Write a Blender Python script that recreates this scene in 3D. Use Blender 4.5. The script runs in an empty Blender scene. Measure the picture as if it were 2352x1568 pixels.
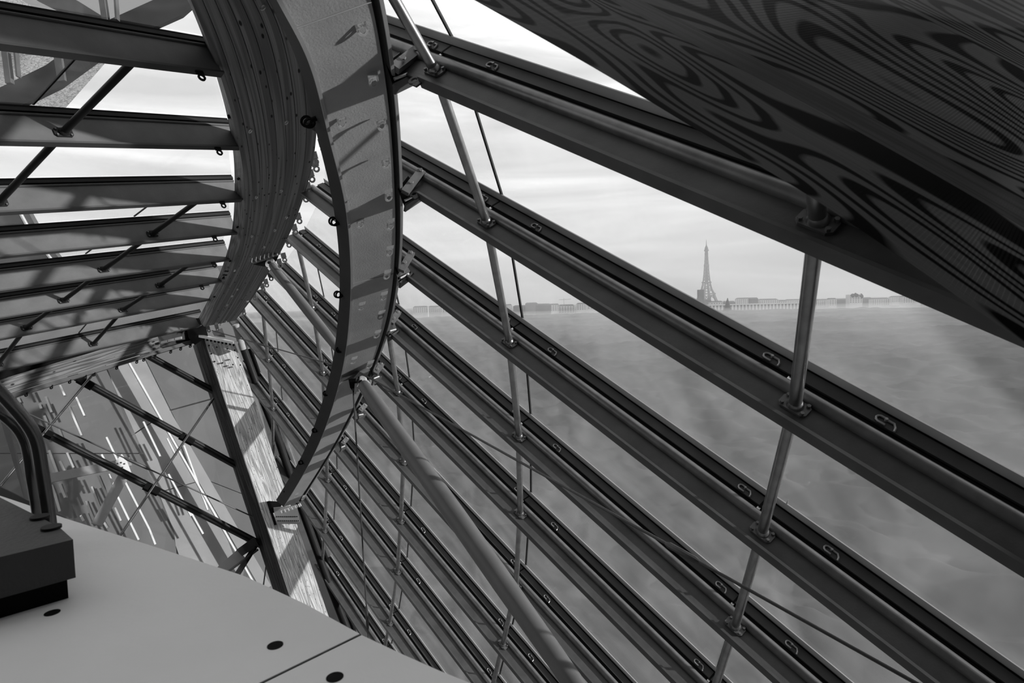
import bpy, math, random
import numpy as np
from mathutils import Matrix, Vector
random.seed(7)
C = bpy.context.scene.collection
SC = bpy.context.scene
F = 1372.0
V = lambda *a: np.array(a, float)
def nrm(a):
    return a / (np.linalg.norm(a) + 1e-12)

# ------------------------------------------------------------------ camera, sky, sun, exposure
EYE = 30.0
PITCH, ROLL = math.radians(-3.6), math.radians(1.4)
fwd = V(0, math.cos(PITCH), math.sin(PITCH))
up0 = V(0, -math.sin(PITCH), math.cos(PITCH))
rt0 = V(1, 0, 0)
rt = rt0 * math.cos(ROLL) - up0 * math.sin(ROLL)
up = up0 * math.cos(ROLL) + rt0 * math.sin(ROLL)
cam_d = bpy.data.cameras.new('camera')
cam_d.sensor_width = 36.0
cam_d.lens = 36.0 * F / 2352
cam_d.clip_end = 20000
cam_d.clip_start = 0.05
cam_d.dof.use_dof = True
cam_d.dof.focus_distance = 11.0
cam_d.dof.aperture_fstop = 6.3
cam = bpy.data.objects.new('camera', cam_d)
C.objects.link(cam)
cam.matrix_world = Matrix(((rt[0], up[0], -fwd[0], 0), (rt[1], up[1], -fwd[1], 0), (rt[2], up[2], -fwd[2], EYE), (0, 0, 0, 1)))
SC.camera = cam

def W(p):                       # camera-aligned metres (right, up, forward) -> world
    return rt * p[0] + up * p[1] + fwd * p[2] + V(0, 0, EYE)
def WD(p):
    return rt * p[0] + up * p[1] + fwd * p[2]
def P(px, py, z):               # a point seen at pixel (px,py), z metres ahead
    return W(V((px - 1176) / F * z, (784 - py) / F * z, z))
def ray(px, py):
    return WD(V((px - 1176) / F, (784 - py) / F, 1.0))
def on_height(px, py, h):       # the point of the level plane at height h seen at pixel
    d = ray(px, py)
    return V(0, 0, EYE) + d * ((h - EYE) / d[2])
def on_plane(px, py, pl):
    p0, n = pl
    d = ray(px, py)
    o = V(0, 0, EYE)
    return o + d * (np.dot(p0 - o, n) / np.dot(d, n))

SC.view_settings.view_transform = 'Standard'
SC.view_settings.look = 'None'
SC.view_settings.gamma = 1.0
SC.view_settings.use_curve_mapping = False
SC.view_settings.exposure = 0.0
try:
    SC.cycles.transparent_max_bounces = 24
    SC.cycles.volume_bounces = 0
    SC.cycles.max_bounces = 6
except Exception:
    pass

world = bpy.data.worlds.new('sky')
SC.world = world
world.use_nodes = True
nt = world.node_tree
for n in list(nt.nodes):
    nt.nodes.remove(n)
def N(nt, t, **k):
    n = nt.nodes.new(t)
    for a, b in k.items():
        setattr(n, a, b)
    return n
def ramp(nt, stops, inp=None):
    r = N(nt, 'ShaderNodeValToRGB')
    e = r.color_ramp.elements
    while len(e) < len(stops):
        e.new(0.5)
    for el, (p, c) in zip(e, stops):
        el.position = p
        el.color = (c, c, c, 1)
    if inp is not None:
        nt.links.new(inp, r.inputs[0])
    return r
def math_n(nt, op, a, b=None):
    m = N(nt, 'ShaderNodeMath', operation=op)
    for i, v in enumerate((a, b)):
        if v is None:
            continue
        if isinstance(v, (int, float)):
            m.inputs[i].default_value = v
        else:
            nt.links.new(v, m.inputs[i])
    return m.outputs[0]
tc = N(nt, 'ShaderNodeTexCoord')
sep = N(nt, 'ShaderNodeSeparateXYZ')
nt.links.new(tc.outputs['Generated'], sep.inputs[0])
grad = ramp(nt, [(0.0, 0.07), (0.485, 0.10), (0.5, 0.27), (0.56, 0.40), (0.66, 0.47), (0.80, 0.42), (1.0, 0.38)],
            math_n(nt, 'MULTIPLY_ADD', sep.outputs[2], 0.5))
nt.nodes[-1]
# (z*0.5+0.5)
grad_in = grad.inputs[0].links[0].from_node
grad_in.inputs[2].default_value = 0.5
mp = N(nt, 'ShaderNodeMapping')
mp.inputs['Scale'].default_value = (1.6, 1.6, 13.0)
mp.inputs['Rotation'].default_value = (0.05, 0.08, 0)
nt.links.new(tc.outputs['Generated'], mp.inputs[0])
nz = N(nt, 'ShaderNodeTexNoise')
nz.inputs['Scale'].default_value = 1.5
nz.inputs['Detail'].default_value = 6
nz.inputs['Roughness'].default_value = 0.5
nz.inputs['Distortion'].default_value = 0.6
nt.links.new(mp.outputs[0], nz.inputs['Vector'])
cl = ramp(nt, [(0.3, 0.72), (0.5, 1.0), (0.72, 1.5)], nz.outputs['Fac'])
# the overcast thins towards the sun-lit west (left of view): a broad, smooth brightening
west = ramp(nt, [(0.0, 1.55), (0.4, 1.35), (0.75, 1.0), (1.0, 0.95)], math_n(nt, 'MULTIPLY_ADD', sep.outputs[0], 0.5))
west.inputs[0].links[0].from_node.inputs[2].default_value = 0.5
m1 = math_n(nt, 'MULTIPLY', grad.outputs[0], cl.outputs[0])
m2 = math_n(nt, 'MULTIPLY', m1, west.outputs[0])
bg = N(nt, 'ShaderNodeBackground')
nt.links.new(m2, bg.inputs['Color'])
bg.inputs['Strength'].default_value = 1.7
out = N(nt, 'ShaderNodeOutputWorld')
nt.links.new(bg.outputs[0], out.inputs['Surface'])

sun_d = bpy.data.lights.new('sun', 'SUN')
sun_d.energy = 5.2
sun_d.angle = math.radians(1.4)
sun = bpy.data.objects.new('sun', sun_d)
C.objects.link(sun)
sdir = WD(V(0.93, 0.205, -0.16))          # towards the sun
sun.rotation_euler = Vector(sdir).to_track_quat('Z', 'Y').to_euler()
sun.location = (30, -20, 60)

# ------------------------------------------------------------------ materials (all procedural)
MATS = {}
def base_mat(name):
    m = bpy.data.materials.new(name)
    m.use_nodes = True
    t = m.node_tree
    b = t.nodes['Principled BSDF']
    MATS[name] = m
    return m, t, b
def plain(name, v, rough=0.6, metal=0.0, var=0.15, scale=6.0, bump=0.0, spec=0.22):
    m, t, b = base_mat(name)
    c = N(t, 'ShaderNodeTexCoord')
    n1 = N(t, 'ShaderNodeTexNoise')
    n1.inputs['Scale'].default_value = scale
    n1.inputs['Detail'].default_value = 5
    t.links.new(c.outputs['Object'], n1.inputs['Vector'])
    r = ramp(t, [(0.25, v * (1 - var)), (0.75, v * (1 + var))], n1.outputs['Fac'])
    t.links.new(r.outputs[0], b.inputs['Base Color'])
    b.inputs['Roughness'].default_value = rough
    b.inputs['Metallic'].default_value = metal
    b.inputs['Specular IOR Level'].default_value = spec
    if bump:
        n2 = N(t, 'ShaderNodeTexNoise')
        n2.inputs['Scale'].default_value = scale * 14
        t.links.new(c.outputs['Object'], n2.inputs['Vector'])
        bp = N(t, 'ShaderNodeBump')
        bp.inputs['Strength'].default_value = bump
        bp.inputs['Distance'].default_value = 0.01
        t.links.new(n2.outputs['Fac'], bp.inputs['Height'])
        t.links.new(bp.outputs[0], b.inputs['Normal'])
    return m
plain('beam_steel_shaded', 0.075, 0.45, 0, 0.25, 5, 0.1)  # same steel as the left beams, the right slope's shade put into the colour
plain('beam_edge', 0.085, 0.4, 0, 0.2, 5)
plain('beam_rail', 0.17, 0.3, 0.3, 0.25, 9)
plain('extrusion', 0.045, 0.5, 0, 0.2, 5)
plain('left_steel', 0.115, 0.5, 0, 0.25, 3, 0.1)
plain('left_edge', 0.07, 0.5, 0, 0.2, 3)
plain('rubber', 0.003, 0.7, 0, 0.1, spec=0.1)
plain('frit', 0.5, 0.4, 0, 0.08, 3)
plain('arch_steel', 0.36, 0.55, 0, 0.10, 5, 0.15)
plain('arch_side_shade', 0.045, 0.6, 0, 0.1, 4, spec=0.08)  # same steel as the arch web, shade on its sides put into the colour
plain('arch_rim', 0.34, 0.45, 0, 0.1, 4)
plain('tube_steel', 0.34, 0.28, 0.85, 0.25, 10)
plain('strut_paint', 0.13, 0.42, 0, 0.1, 4)
plain('plate_steel', 0.14, 0.4, 0.2, 0.2, 12)
plain('clip_steel', 0.34, 0.4, 0.3, 0.1, 10)
plain('bright_steel', 0.7, 0.3, 0.7, 0.1, 10)
plain('dark_steel', 0.016, 0.5, 0.0, 0.2, 6, spec=0.15)
plain('cable', 0.07, 0.4, 0.3, 0.1, 20)
plain('black', 0.004, 0.8, 0, 0.1, spec=0.1)
plain('cladding', 0.66, 0.55, 0, 0.07, 1.6, 0.15)
plain('block', 0.06, 0.6, 0, 0.12, 5, 0.2)
plain('rail_steel', 0.13, 0.25, 0.9, 0.15, 8)
plain('pale_panel', 0.21, 0.6, 0, 0.14, 0.8)
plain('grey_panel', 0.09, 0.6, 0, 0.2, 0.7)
plain('lattice_iron', 0.10, 0.7)
plain('stone', 0.5, 0.8, 0, 0.15, 0.05)
plain('stone_dark', 0.13, 0.8, 0, 0.15, 0.05)
plain('foliage', 0.05, 0.9, 0, 0.2, 0.05, spec=0.05)
plain('soil', 0.16, 0.9, 0, 0.3, 0.004, spec=0.05)
plain('bright_strip', 0.55, 0.5, 0, 0.05)

def rough_glass_panel():
    m, t, b = base_mat('hammered')
    c = N(t, 'ShaderNodeTexCoord')
    mpp = N(t, 'ShaderNodeMapping')
    mpp.inputs['Scale'].default_value = (9, 9, 26)
    t.links.new(c.outputs['Object'], mpp.inputs[0])
    n1 = N(t, 'ShaderNodeTexNoise')
    n1.inputs['Scale'].default_value = 2.0
    n1.inputs['Detail'].default_value = 3
    n1.inputs['Distortion'].default_value = 1.5
    t.links.new(mpp.outputs[0], n1.inputs['Vector'])
    r = ramp(t, [(0.35, 0.28), (0.6, 0.85)], n1.outputs['Fac'])
    t.links.new(r.outputs[0], b.inputs['Base Color'])
    b.inputs['Roughness'].default_value = 0.5
rough_glass_panel()

def wood(name, light, dark, su, sv, K, sharp, fibre, knots=0.0, rough=0.55, detail=1.0, su2=None, bias=0.0):
    m, t, b = base_mat(name)
    uv = N(t, 'ShaderNodeUVMap')
    oi = N(t, 'ShaderNodeObjectInfo')
    off = N(t, 'ShaderNodeCombineXYZ')
    t.links.new(math_n(t, 'MULTIPLY', oi.outputs['Random'], 57.0), off.inputs[0])
    t.links.new(math_n(t, 'MULTIPLY', oi.outputs['Random'], 23.0), off.inputs[1])
    add = N(t, 'ShaderNodeVectorMath', operation='ADD')
    t.links.new(uv.outputs[0], add.inputs[0])
    t.links.new(off.outputs[0], add.inputs[1])
    mpp = N(t, 'ShaderNodeMapping')
    mpp.inputs['Scale'].default_value = (su, sv, 1)
    t.links.new(add.outputs[0], mpp.inputs[0])
    n1 = N(t, 'ShaderNodeTexNoise')
    n1.inputs['Scale'].default_value = 1.0
    n1.inputs['Detail'].default_value = detail
    n1.inputs['Roughness'].default_value = 0.35
    n1.inputs['Distortion'].default_value = 0.35
    t.links.new(mpp.outputs[0], n1.inputs['Vector'])
    s = math_n(t, 'SINE', math_n(t, 'MULTIPLY', n1.outputs['Fac'], K))
    rr = ramp(t, [(0.5 + bias - sharp, 0.0), (0.5 + bias + sharp, 1.0)], math_n(t, 'MULTIPLY_ADD', s, 0.5))
    rr.inputs[0].links[0].from_node.inputs[2].default_value = 0.5
    m2 = N(t, 'ShaderNodeMapping')
    m2.inputs['Scale'].default_value = (su * (su2 or 3), sv * 30, 1)
    t.links.new(add.outputs[0], m2.inputs[0])
    n2 = N(t, 'ShaderNodeTexNoise')
    n2.inputs['Scale'].default_value = 1.0
    n2.inputs['Detail'].default_value = 3
    t.links.new(m2.outputs[0], n2.inputs['Vector'])
    fb = ramp(t, [(0.3, 1 - fibre), (0.7, 1 + fibre)], n2.outputs['Fac'])
    col = N(t, 'ShaderNodeMix', data_type='RGBA')
    t.links.new(rr.outputs[0], col.inputs[0])
    col.inputs[6].default_value = (dark, dark, dark, 1)
    col.inputs[7].default_value = (light, light, light, 1)
    mul = N(t, 'ShaderNodeMix', data_type='RGBA', blend_type='MULTIPLY')
    mul.inputs[0].default_value = 1.0
    t.links.new(col.outputs[2], mul.inputs[6])
    t.links.new(fb.outputs[0], mul.inputs[7])
    last = mul.outputs[2]
    if knots:
        m3 = N(t, 'ShaderNodeMapping')
        m3.inputs['Scale'].default_value = (knots * 0.5, knots, 1)
        t.links.new(add.outputs[0], m3.inputs[0])
        vo = N(t, 'ShaderNodeTexVoronoi')
        vo.inputs['Scale'].default_value = 1.0
        t.links.new(m3.outputs[0], vo.inputs['Vector'])
        kr = ramp(t, [(0.10, 0.12), (0.17, 1.0)], vo.outputs['Distance'])
        mk = N(t, 'ShaderNodeMix', data_type='RGBA', blend_type='MULTIPLY')
        mk.inputs[0].default_value = 1.0
        t.links.new(last, mk.inputs[6])
        t.links.new(kr.outputs[0], mk.inputs[7])
        last = mk.outputs[2]
    t.links.new(last, b.inputs['Base Color'])
    b.inputs['Roughness'].default_value = rough
    b.inputs['Specular IOR Level'].default_value = 0.06
wood('wood_near', 0.105, 0.002, 0.85, 8.0, 105, 0.17, 0.12, detail=0.4, bias=-.12)
wood('wood_near_plain', 0.075, 0.05, 0.5, 30.0, 30, 0.5, 0.25)
wood('wood_arch', 0.27, 0.15, 0.22, 10.0, 22, 0.5, 0.3, knots=9)
wood('wood_arch_side', 0.30, 0.16, 0.9, 9.0, 26, 0.5, 0.3)
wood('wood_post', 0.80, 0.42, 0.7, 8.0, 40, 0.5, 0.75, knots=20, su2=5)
wood('wood_post_shade', 0.05, 0.015, 0.6, 9.0, 26, 0.5, 0.4, knots=12)  # same timber as the front face, shade of the side put into the colour
wood('wood_sill', 0.17, 0.07, 0.7, 14.0, 24, 0.5, 0.4, knots=8)

def glass_mat():
    m = bpy.data.materials.new('glass')
    m.use_nodes = True
    t = m.node_tree
    for n in list(t.nodes):
        t.nodes.remove(n)
    tr = N(t, 'ShaderNodeBsdfTransparent')
    tr.inputs[0].default_value = (0.985, 0.985, 0.985, 1)
    gl = N(t, 'ShaderNodeBsdfGlossy')
    gl.inputs['Roughness'].default_value = 0.02
    gl.inputs[0].default_value = (0.9, 0.9, 0.9, 1)
    lw = N(t, 'ShaderNodeLayerWeight')
    lw.inputs['Blend'].default_value = 0.5
    mx = N(t, 'ShaderNodeMixShader')
    fr = math_n(t, 'MULTIPLY_ADD', math_n(t, 'POWER', lw.outputs['Facing'], 4.5), 0.45)
    fr.node.inputs[2].default_value = 0.012
    t.links.new(fr, mx.inputs[0])
    t.links.new(tr.outputs[0], mx.inputs[1])
    t.links.new(gl.outputs[0], mx.inputs[2])
    # faint rain marks and dust per pane, strengthened to imitate glare in the glass
    c = N(t, 'ShaderNodeTexCoord')
    n1 = N(t, 'ShaderNodeTexNoise')
    n1.inputs['Scale'].default_value = 1.1
    n1.inputs['Detail'].default_value = 4
    n1.inputs['Distortion'].default_value = 1.2
    t.links.new(c.outputs['Object'], n1.inputs['Vector'])
    r = ramp(t, [(0.36, 0.035), (0.5, 0.055), (0.70, 0.09)], n1.outputs['Fac'])
    df = N(t, 'ShaderNodeBsdfTranslucent')
    df.inputs[0].default_value = (0.6, 0.6, 0.6, 1)
    mx2 = N(t, 'ShaderNodeMixShader')
    t.links.new(r.outputs[0], mx2.inputs[0])
    t.links.new(mx.outputs[0], mx2.inputs[1])
    t.links.new(df.outputs[0], mx2.inputs[2])
    o = N(t, 'ShaderNodeOutputMaterial')
    t.links.new(mx2.outputs[0], o.inputs['Surface'])
    MATS['glass'] = m
glass_mat()

# ------------------------------------------------------------------ mesh helpers
class MB:
    def __init__(s):
        s.v, s.f, s.uv, s.sm = [], [], [], []
    def face(s, idx, uv=None, smooth=False):
        s.f.append(tuple(idx)); s.uv.append(uv); s.sm.append(smooth)
    def prism(s, bottom, top, uvb=None):           # two matching loops
        n = len(bottom); k = len(s.v)
        s.v += [tuple(p) for p in bottom] + [tuple(p) for p in top]
        s.face([k + i for i in range(n)][::-1])
        s.face([k + n + i for i in range(n)])
        for i in range(n):
            j = (i + 1) % n
            s.face((k + i, k + j, k + n + j, k + n + i))
        return s
    def box(s, o, a, b, c):                        # corner o and three edge vectors
        return s.prism([o, o + a, o + a + b, o + b], [o + c, o + a + c, o + a + b + c, o + b + c])
    def cbox(s, o, a, b, c):                       # centre
        return s.box(o - (a + b + c) / 2, a, b, c)
    def tube(s, pts, r, n=12, cap=True):
        pts = [np.asarray(p, float) for p in pts]
        rs = r if isinstance(r, (list, tuple)) else [r] * len(pts)
        k0 = len(s.v)
        ref = None
        for i, p in enumerate(pts):
            d = nrm((pts[min(i + 1, len(pts) - 1)] - pts[max(i - 1, 0)]))
            if ref is None:
                ref = V(0, 0, 1) if abs(d[2]) < 0.9 else V(1, 0, 0)
            a = nrm(np.cross(d, ref)); b = np.cross(d, a); ref = -b if False else ref
            for j in range(n):
                t = 2 * math.pi * j / n
                s.v.append(tuple(p + rs[i] * (a * math.cos(t) + b * math.sin(t))))
        for i in range(len(pts) - 1):
            for j in range(n):
                q = (j + 1) % n
                s.face((k0 + i * n + j, k0 + i * n + q, k0 + (i + 1) * n + q, k0 + (i + 1) * n + j), smooth=True)
        if cap:
            s.face([k0 + j for j in range(n)][::-1])
            e = k0 + (len(pts) - 1) * n
            s.face([e + j for j in range(n)])
        return s
    def ring(s, c, a, b, R, r, th, n=18, tab=None):   # flat washer in plane (a,b), optional tab vector
        d = nrm(np.cross(a, b)) * th / 2
        k = len(s.v)
        for i in range(n):
            t = 2 * math.pi * i / n
            e = a * math.cos(t) + b * math.sin(t)
            for rr, sg in ((R, 1), (r, 1), (R, -1), (r, -1)):
                s.v.append(tuple(c + e * rr + d * sg))
        for i in range(n):
            j = (i + 1) % n
            A, B = k + 4 * i, k + 4 * j
            s.face((A, B, B + 1, A + 1)); s.face((A + 2, A + 3, B + 3, B + 2))
            s.face((A, A + 2, B + 2, B)); s.face((A + 1, B + 1, B + 3, A + 3))
        if tab is not None:
            tl = nrm(tab); sd = nrm(np.cross(tl, d)) * R
            o = c + tl * (R * 0.75)
            s.prism([o - sd - d, o + sd - d, o + sd + tab - d, o - sd + tab - d],
                    [o - sd + d, o + sd + d, o + sd + tab + d, o - sd + tab + d])
        return s
    def strip(s, A, B, dep, u0=0.0, vw=None, smooth=False):
        """solid ribbon between edge polylines A and B, dep = depth vector (or list) added behind; UV in metres"""
        n = len(A)
        D = dep if isinstance(dep, list) else [dep] * n
        k = len(s.v)
        L = [u0]
        for i in range(1, n):
            L.append(L[-1] + float(np.linalg.norm((A[i] + B[i]) / 2 - (A[i - 1] + B[i - 1]) / 2)))
        for i in range(n):
            s.v += [tuple(A[i]), tuple(B[i]), tuple(B[i] + D[i]), tuple(A[i] + D[i])]
        wv = [float(np.linalg.norm(B[i] - A[i])) for i in range(n)] if vw is None else [vw] * n
        dv = [float(np.linalg.norm(D[i])) for i in range(n)]
        for i in range(n - 1):
            a, b = k + 4 * i, k + 4 * (i + 1)
            vv = [(0, wv[i]), (wv[i], wv[i] + dv[i]), (wv[i] + dv[i], 2 * wv[i] + dv[i]), (2 * wv[i] + dv[i], 2 * wv[i] + 2 * dv[i])]
            for e in range(4):
                g = (e + 1) % 4
                v0, v1 = vv[e]
                s.face((a + e, a + g, b + g, b + e), ((L[i], v0), (L[i], v1), (L[i + 1], v1), (L[i + 1], v0)), smooth)
        s.face((k + 3, k + 2, k + 1, k)); e = k + 4 * (n - 1)
        s.face((e, e + 1, e + 2, e + 3))
        return s
    def data(s, name, mat, o):
        me = bpy.data.meshes.new(name)
        vv = [tuple(np.asarray(p) - o) for p in s.v]
        me.from_pydata(vv, [], s.f)
        if any(u is not None for u in s.uv):
            ul = me.uv_layers.new(name='UVMap')
            i = 0
            for f, u in zip(s.f, s.uv):
                for q in range(len(f)):
                    ul.data[i].uv = u[q] if u is not None else (vv[f[q]][0], vv[f[q]][1])
                    i += 1
        me.polygons.foreach_set('use_smooth', s.sm)
        me.materials.append(MATS[mat])
        me.update()
        if any(s.sm): smooth_flag = True
        else: smooth_flag = False
        import bmesh
        bm = bmesh.new(); bm.from_mesh(me)
        bmesh.ops.recalc_face_normals(bm, faces=bm.faces)
        bm.to_mesh(me); bm.free()
        if smooth_flag: me.set_sharp_from_angle(angle=math.radians(38))
        return me
    def build(s, name, mat, parent=None, label=None, cat=None, group=None, kind=None):
        if parent is not None:
            root = parent
            while root.parent is not None:
                root = root.parent
            o = V(*root.location)
        else:
            o = V(*np.mean(np.array(s.v), axis=0))
        ob = bpy.data.objects.new(name, s.data(name, mat, o))
        C.objects.link(ob)
        if parent is not None:
            ob.parent = parent
        else:
            ob.location = o
        tag(ob, label, cat, group, kind)
        return ob
def tag(o, label=None, cat=None, group=None, kind=None):
    if label: o['label'] = label
    if cat: o['category'] = cat
    if group: o['group'] = group
    if kind: o['kind'] = kind
def empty(name, loc, label=None, cat=None, group=None, kind=None):
    e = bpy.data.objects.new(name, None)
    e.location = tuple(loc)
    e.empty_display_size = 0.1
    C.objects.link(e)
    tag(e, label, cat, group, kind)
    return e
ORD = ['topmost', 'second', 'third', 'fourth', 'fifth', 'sixth', 'seventh', 'eighth', 'ninth', 'tenth', 'eleventh', 'twelfth', 'thirteenth']
def smooth_path(pts, m=6):                         # Catmull-Rom through tuples
    pts = [np.array(p, float) for p in pts]
    out = []
    for i in range(len(pts) - 1):
        p0, p1, p2, p3 = pts[max(i - 1, 0)], pts[i], pts[i + 1], pts[min(i + 2, len(pts) - 1)]
        for j in range(m):
            t = j / m
            out.append(0.5 * ((2 * p1) + (-p0 + p2) * t + (2 * p0 - 5 * p1 + 4 * p2 - p3) * t * t + (-p0 + 3 * p1 - 3 * p2 + p3) * t ** 3))
    out.append(pts[-1])
    return out

# ------------------------------------------------------------------ the ground and the far city
g = MB()
R = 9000
g.prism([V(-R, -2500, -1), V(R, -2500, -1), V(R, 9000, -1), V(-R, 9000, -1)], [V(-R, -2500, 0), V(R, -2500, 0), V(R, 9000, 0), V(-R, 9000, 0)])
g.build('ground', 'soil', kind='structure')
def vol_box(name, x0, x1, y0, y1, z0, z1, dens, col):
    m = bpy.data.materials.new(name); m.use_nodes = True
    t = m.node_tree
    for n_ in list(t.nodes): t.nodes.remove(n_)
    sc_ = N(t, 'ShaderNodeVolumeScatter')
    sc_.inputs['Density'].default_value = dens
    sc_.inputs['Color'].default_value = (col, col, col, 1)
    o_ = N(t, 'ShaderNodeOutputMaterial')
    t.links.new(sc_.outputs[0], o_.inputs['Volume'])
    MATS[name] = m
    b_ = MB(); b_.box(V(x0, y0, z0), V(x1 - x0, 0, 0), V(0, y1 - y0, 0), V(0, 0, z1 - z0))
    return b_.build(name, name, kind='stuff', label='thin grey haze lying over the woods and the city' if 'mist' not in name else 'low mist over the treetops', cat='haze')
vol_box('haze', -6000, 6000, 300, 8000, -.5, 700, 1.5e-4, .9)
vol_box('mist', -3000, 3000, 35, 1150, -.4, 16, 6e-3, .24)

def canopy():
    from mathutils import noise
    mb = MB()
    rows, cols = 300, 300
    for r in range(rows):
        d = 14 * (1150 / 14) ** (r / (rows - 1))
        for c in range(cols):
            a = math.radians(-42 + 92 * c / (cols - 1))
            x_, y_ = math.sin(a) * d, math.cos(a) * d
            cr = noise.noise(Vector((x_ / 7, y_ / 7, 0))) + .5 * noise.noise(Vector((x_ / 2.6, y_ / 2.6, 3)))
            z = 9 + 1.6 * cr + 2.5 * noise.noise(Vector((x_ / 60, y_ / 60, 9)))
            if r in (0, rows - 1) or c in (0, cols - 1):
                z = 0
            mb.v.append((x_, y_, z))
    for r in range(rows - 1):
        for c in range(cols - 1):
            k = r * cols + c
            mb.face((k, k + 1, k + cols + 1, k + cols), smooth=True)
    mb.build('woodland', 'foliage', label='dense grey treetops of the park below the glass, out to the city', cat='trees', kind='stuff')
canopy()

def az(px, D, py=700):
    d = ray(px, py); d = V(d[0], d[1], 0)
    d = d / d[1]
    return d * D                                     # at forward distance D
def hgt(px, py, D):                                  # height of pixel py at distance D
    d = ray(px, py)
    return EYE + d[2] / d[1] * D

# iron lattice tower
def tower():
    D = 3050.0
    c = az(1623, D)
    ang = math.radians(9)
    ex, ey = V(math.cos(ang), math.sin(ang), 0), V(-math.sin(ang), math.cos(ang), 0)
    t = empty('lattice_tower', c, 'tall grey iron lattice tower tapering to an antenna on the hazy skyline', 'tower')
    prof = [(0, 48), (28, 38), (57, 30), (85, 20), (115, 15), (150, 11.5), (200, 8.5), (240, 6.5), (276, 5.5)]
    def half(z):
        return float(np.interp(z, [p[0] for p in prof], [p[1] for p in prof]))
    def pt(sx, sy, z, o=0):
        w = half(z) - o
        return c + ex * sx * w + ey * sy * w + V(0, 0, z)
    for sx, sy in ((1, 1), (1, -1), (-1, -1), (-1, 1)):
        leg = MB()
        zs = [0, 28, 57, 85, 115, 150, 200, 240, 276]
        for a, b in zip(zs[:-1], zs[1:]):
            wa, wb = max(2.5, half(a) * .30), max(2.2, half(b) * .30)
            def sq(z, w):
                p = pt(sx, sy, z)
                return [p, p - ex * sx * w, p - ex * sx * w - ey * sy * w, p - ey * sy * w]
            leg.prism(sq(a, wa), sq(b, wb))
        leg.build('leg', 'lattice_iron', t)
    for z, th, nm in ((57, 6, 'first_platform'), (115, 5, 'second_platform'), (200, 12, 'middle_platform'), (276, 6, 'top_platform')):
        w = half(z) + (3 if z < 200 else 1.2 if z < 250 else 3)
        b = MB(); b.cbox(c + V(0, 0, z), ex * 2 * w, ey * 2 * w, V(0, 0, th)); b.build(nm, 'lattice_iron', t)
    br = MB()
    for z0, z1 in ((62, 88), (88, 112), (120, 135), (135, 150), (150, 168), (168, 186), (186, 204), (204, 222), (222, 240), (240, 258), (258, 275)):
        for (sx, sy), (tx, ty) in (((1, 1), (1, -1)), ((1, -1), (-1, -1)), ((-1, -1), (-1, 1)), ((-1, 1), (1, 1))):
            br.tube([pt(sx, sy, z0), pt(tx, ty, z1)], 1.3, 4); br.tube([pt(tx, ty, z0), pt(sx, sy, z1)], 1.3, 4)
            br.tube([pt(sx, sy, z1), pt(tx, ty, z1)], 1.3, 4)
    br.build('bracing', 'lattice_iron', t, kind='stuff')
    for (sx, sy), (tx, ty) in (((1, 1), (1, -1)), ((1, -1), (-1, -1)), ((-1, -1), (-1, 1)), ((-1, 1), (1, 1))):
        ar = MB(); pts = []
        for i in range(13):
            k = i / 12
            z = 18 + 32 * math.sin(math.pi * k)
            a, b = pt(sx, sy, z, 3), pt(tx, ty, z, 3)
            pts.append(a * (1 - k) + b * k)
        ar.tube(pts, 2.2, 5); ar.build('arch', 'lattice_iron', t)
    sh = MB(); sh.tube([c + V(0, 0, 115), c + V(0, 0, 200), c + V(0, 0, 276)], [5.5, 5.5, 4.5], 8); sh.build('lift_shaft', 'lattice_iron', t)
    cu = MB(); cu.tube([c + V(0, 0, z) for z in (270, 276, 284, 292, 298, 303)], [6, 9, 9, 7, 4, 2.4], 10); cu.build('cupola', 'lattice_iron', t)
    an = MB(); an.tube([c + V(0, 0, z) for z in (300, 312, 330)], [2.4, 1.6, 0.7], 6); an.build('antenna', 'lattice_iron', t)
tower()

def far_building(px0, px1, py_top, D, label, mat='stone', floors=4, roof=True):
    a, b = az(px0, D), az(px1, D)
    h = hgt((px0 + px1) / 2, py_top, D)
    e = empty('building', (a + b) / 2, label, 'building', 'distant buildings along the skyline')
    dv = V(0, 14, 0)
    w = MB(); w.box(a, b - a, dv, V(0, 0, h)); w.build('wall', mat, e)
    if roof:
        r_ = MB(); i = (b - a) * .12
        r_.prism([a + V(0, 0, h), b + V(0, 0, h), b + dv + V(0, 0, h), a + dv + V(0, 0, h)],
                 [a + i + V(0, 3, h + 3), b - i + V(0, 3, h + 3), b - i + V(0, 10, h + 3), a + i + V(0, 10, h + 3)])
        r_.build('roof', 'stone_dark', e)
    wn = MB(); L = np.linalg.norm(b - a); nw = max(2, int(L / 5))
    for f_ in range(floors):
        z = h - 3.2 - 3.4 * f_
        for i in range(nw):
            o = a + (b - a) * ((i + .3) / nw) + V(0, -0.15, z)
            wn.box(o, (b - a) * (.4 / nw), V(0, .3, 0), V(0, 0, 1.8))
    wn.build('window_grid', 'stone_dark', e, kind='stuff')
rb = random.Random(5)
spec = []
x = 948
descr = ['low pale', 'broad pale', 'narrow grey', 'tall pale', 'squat grey', 'long pale']
where = [(1180, 'left of the crane'), (1330, 'under the crane'), (1560, 'between the crane and the lattice tower'), (1700, 'near the foot of the lattice tower'), (1880, 'behind the colonnaded block'), (2400, 'right of the rightmost tube brace')]
cnt = {}
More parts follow.
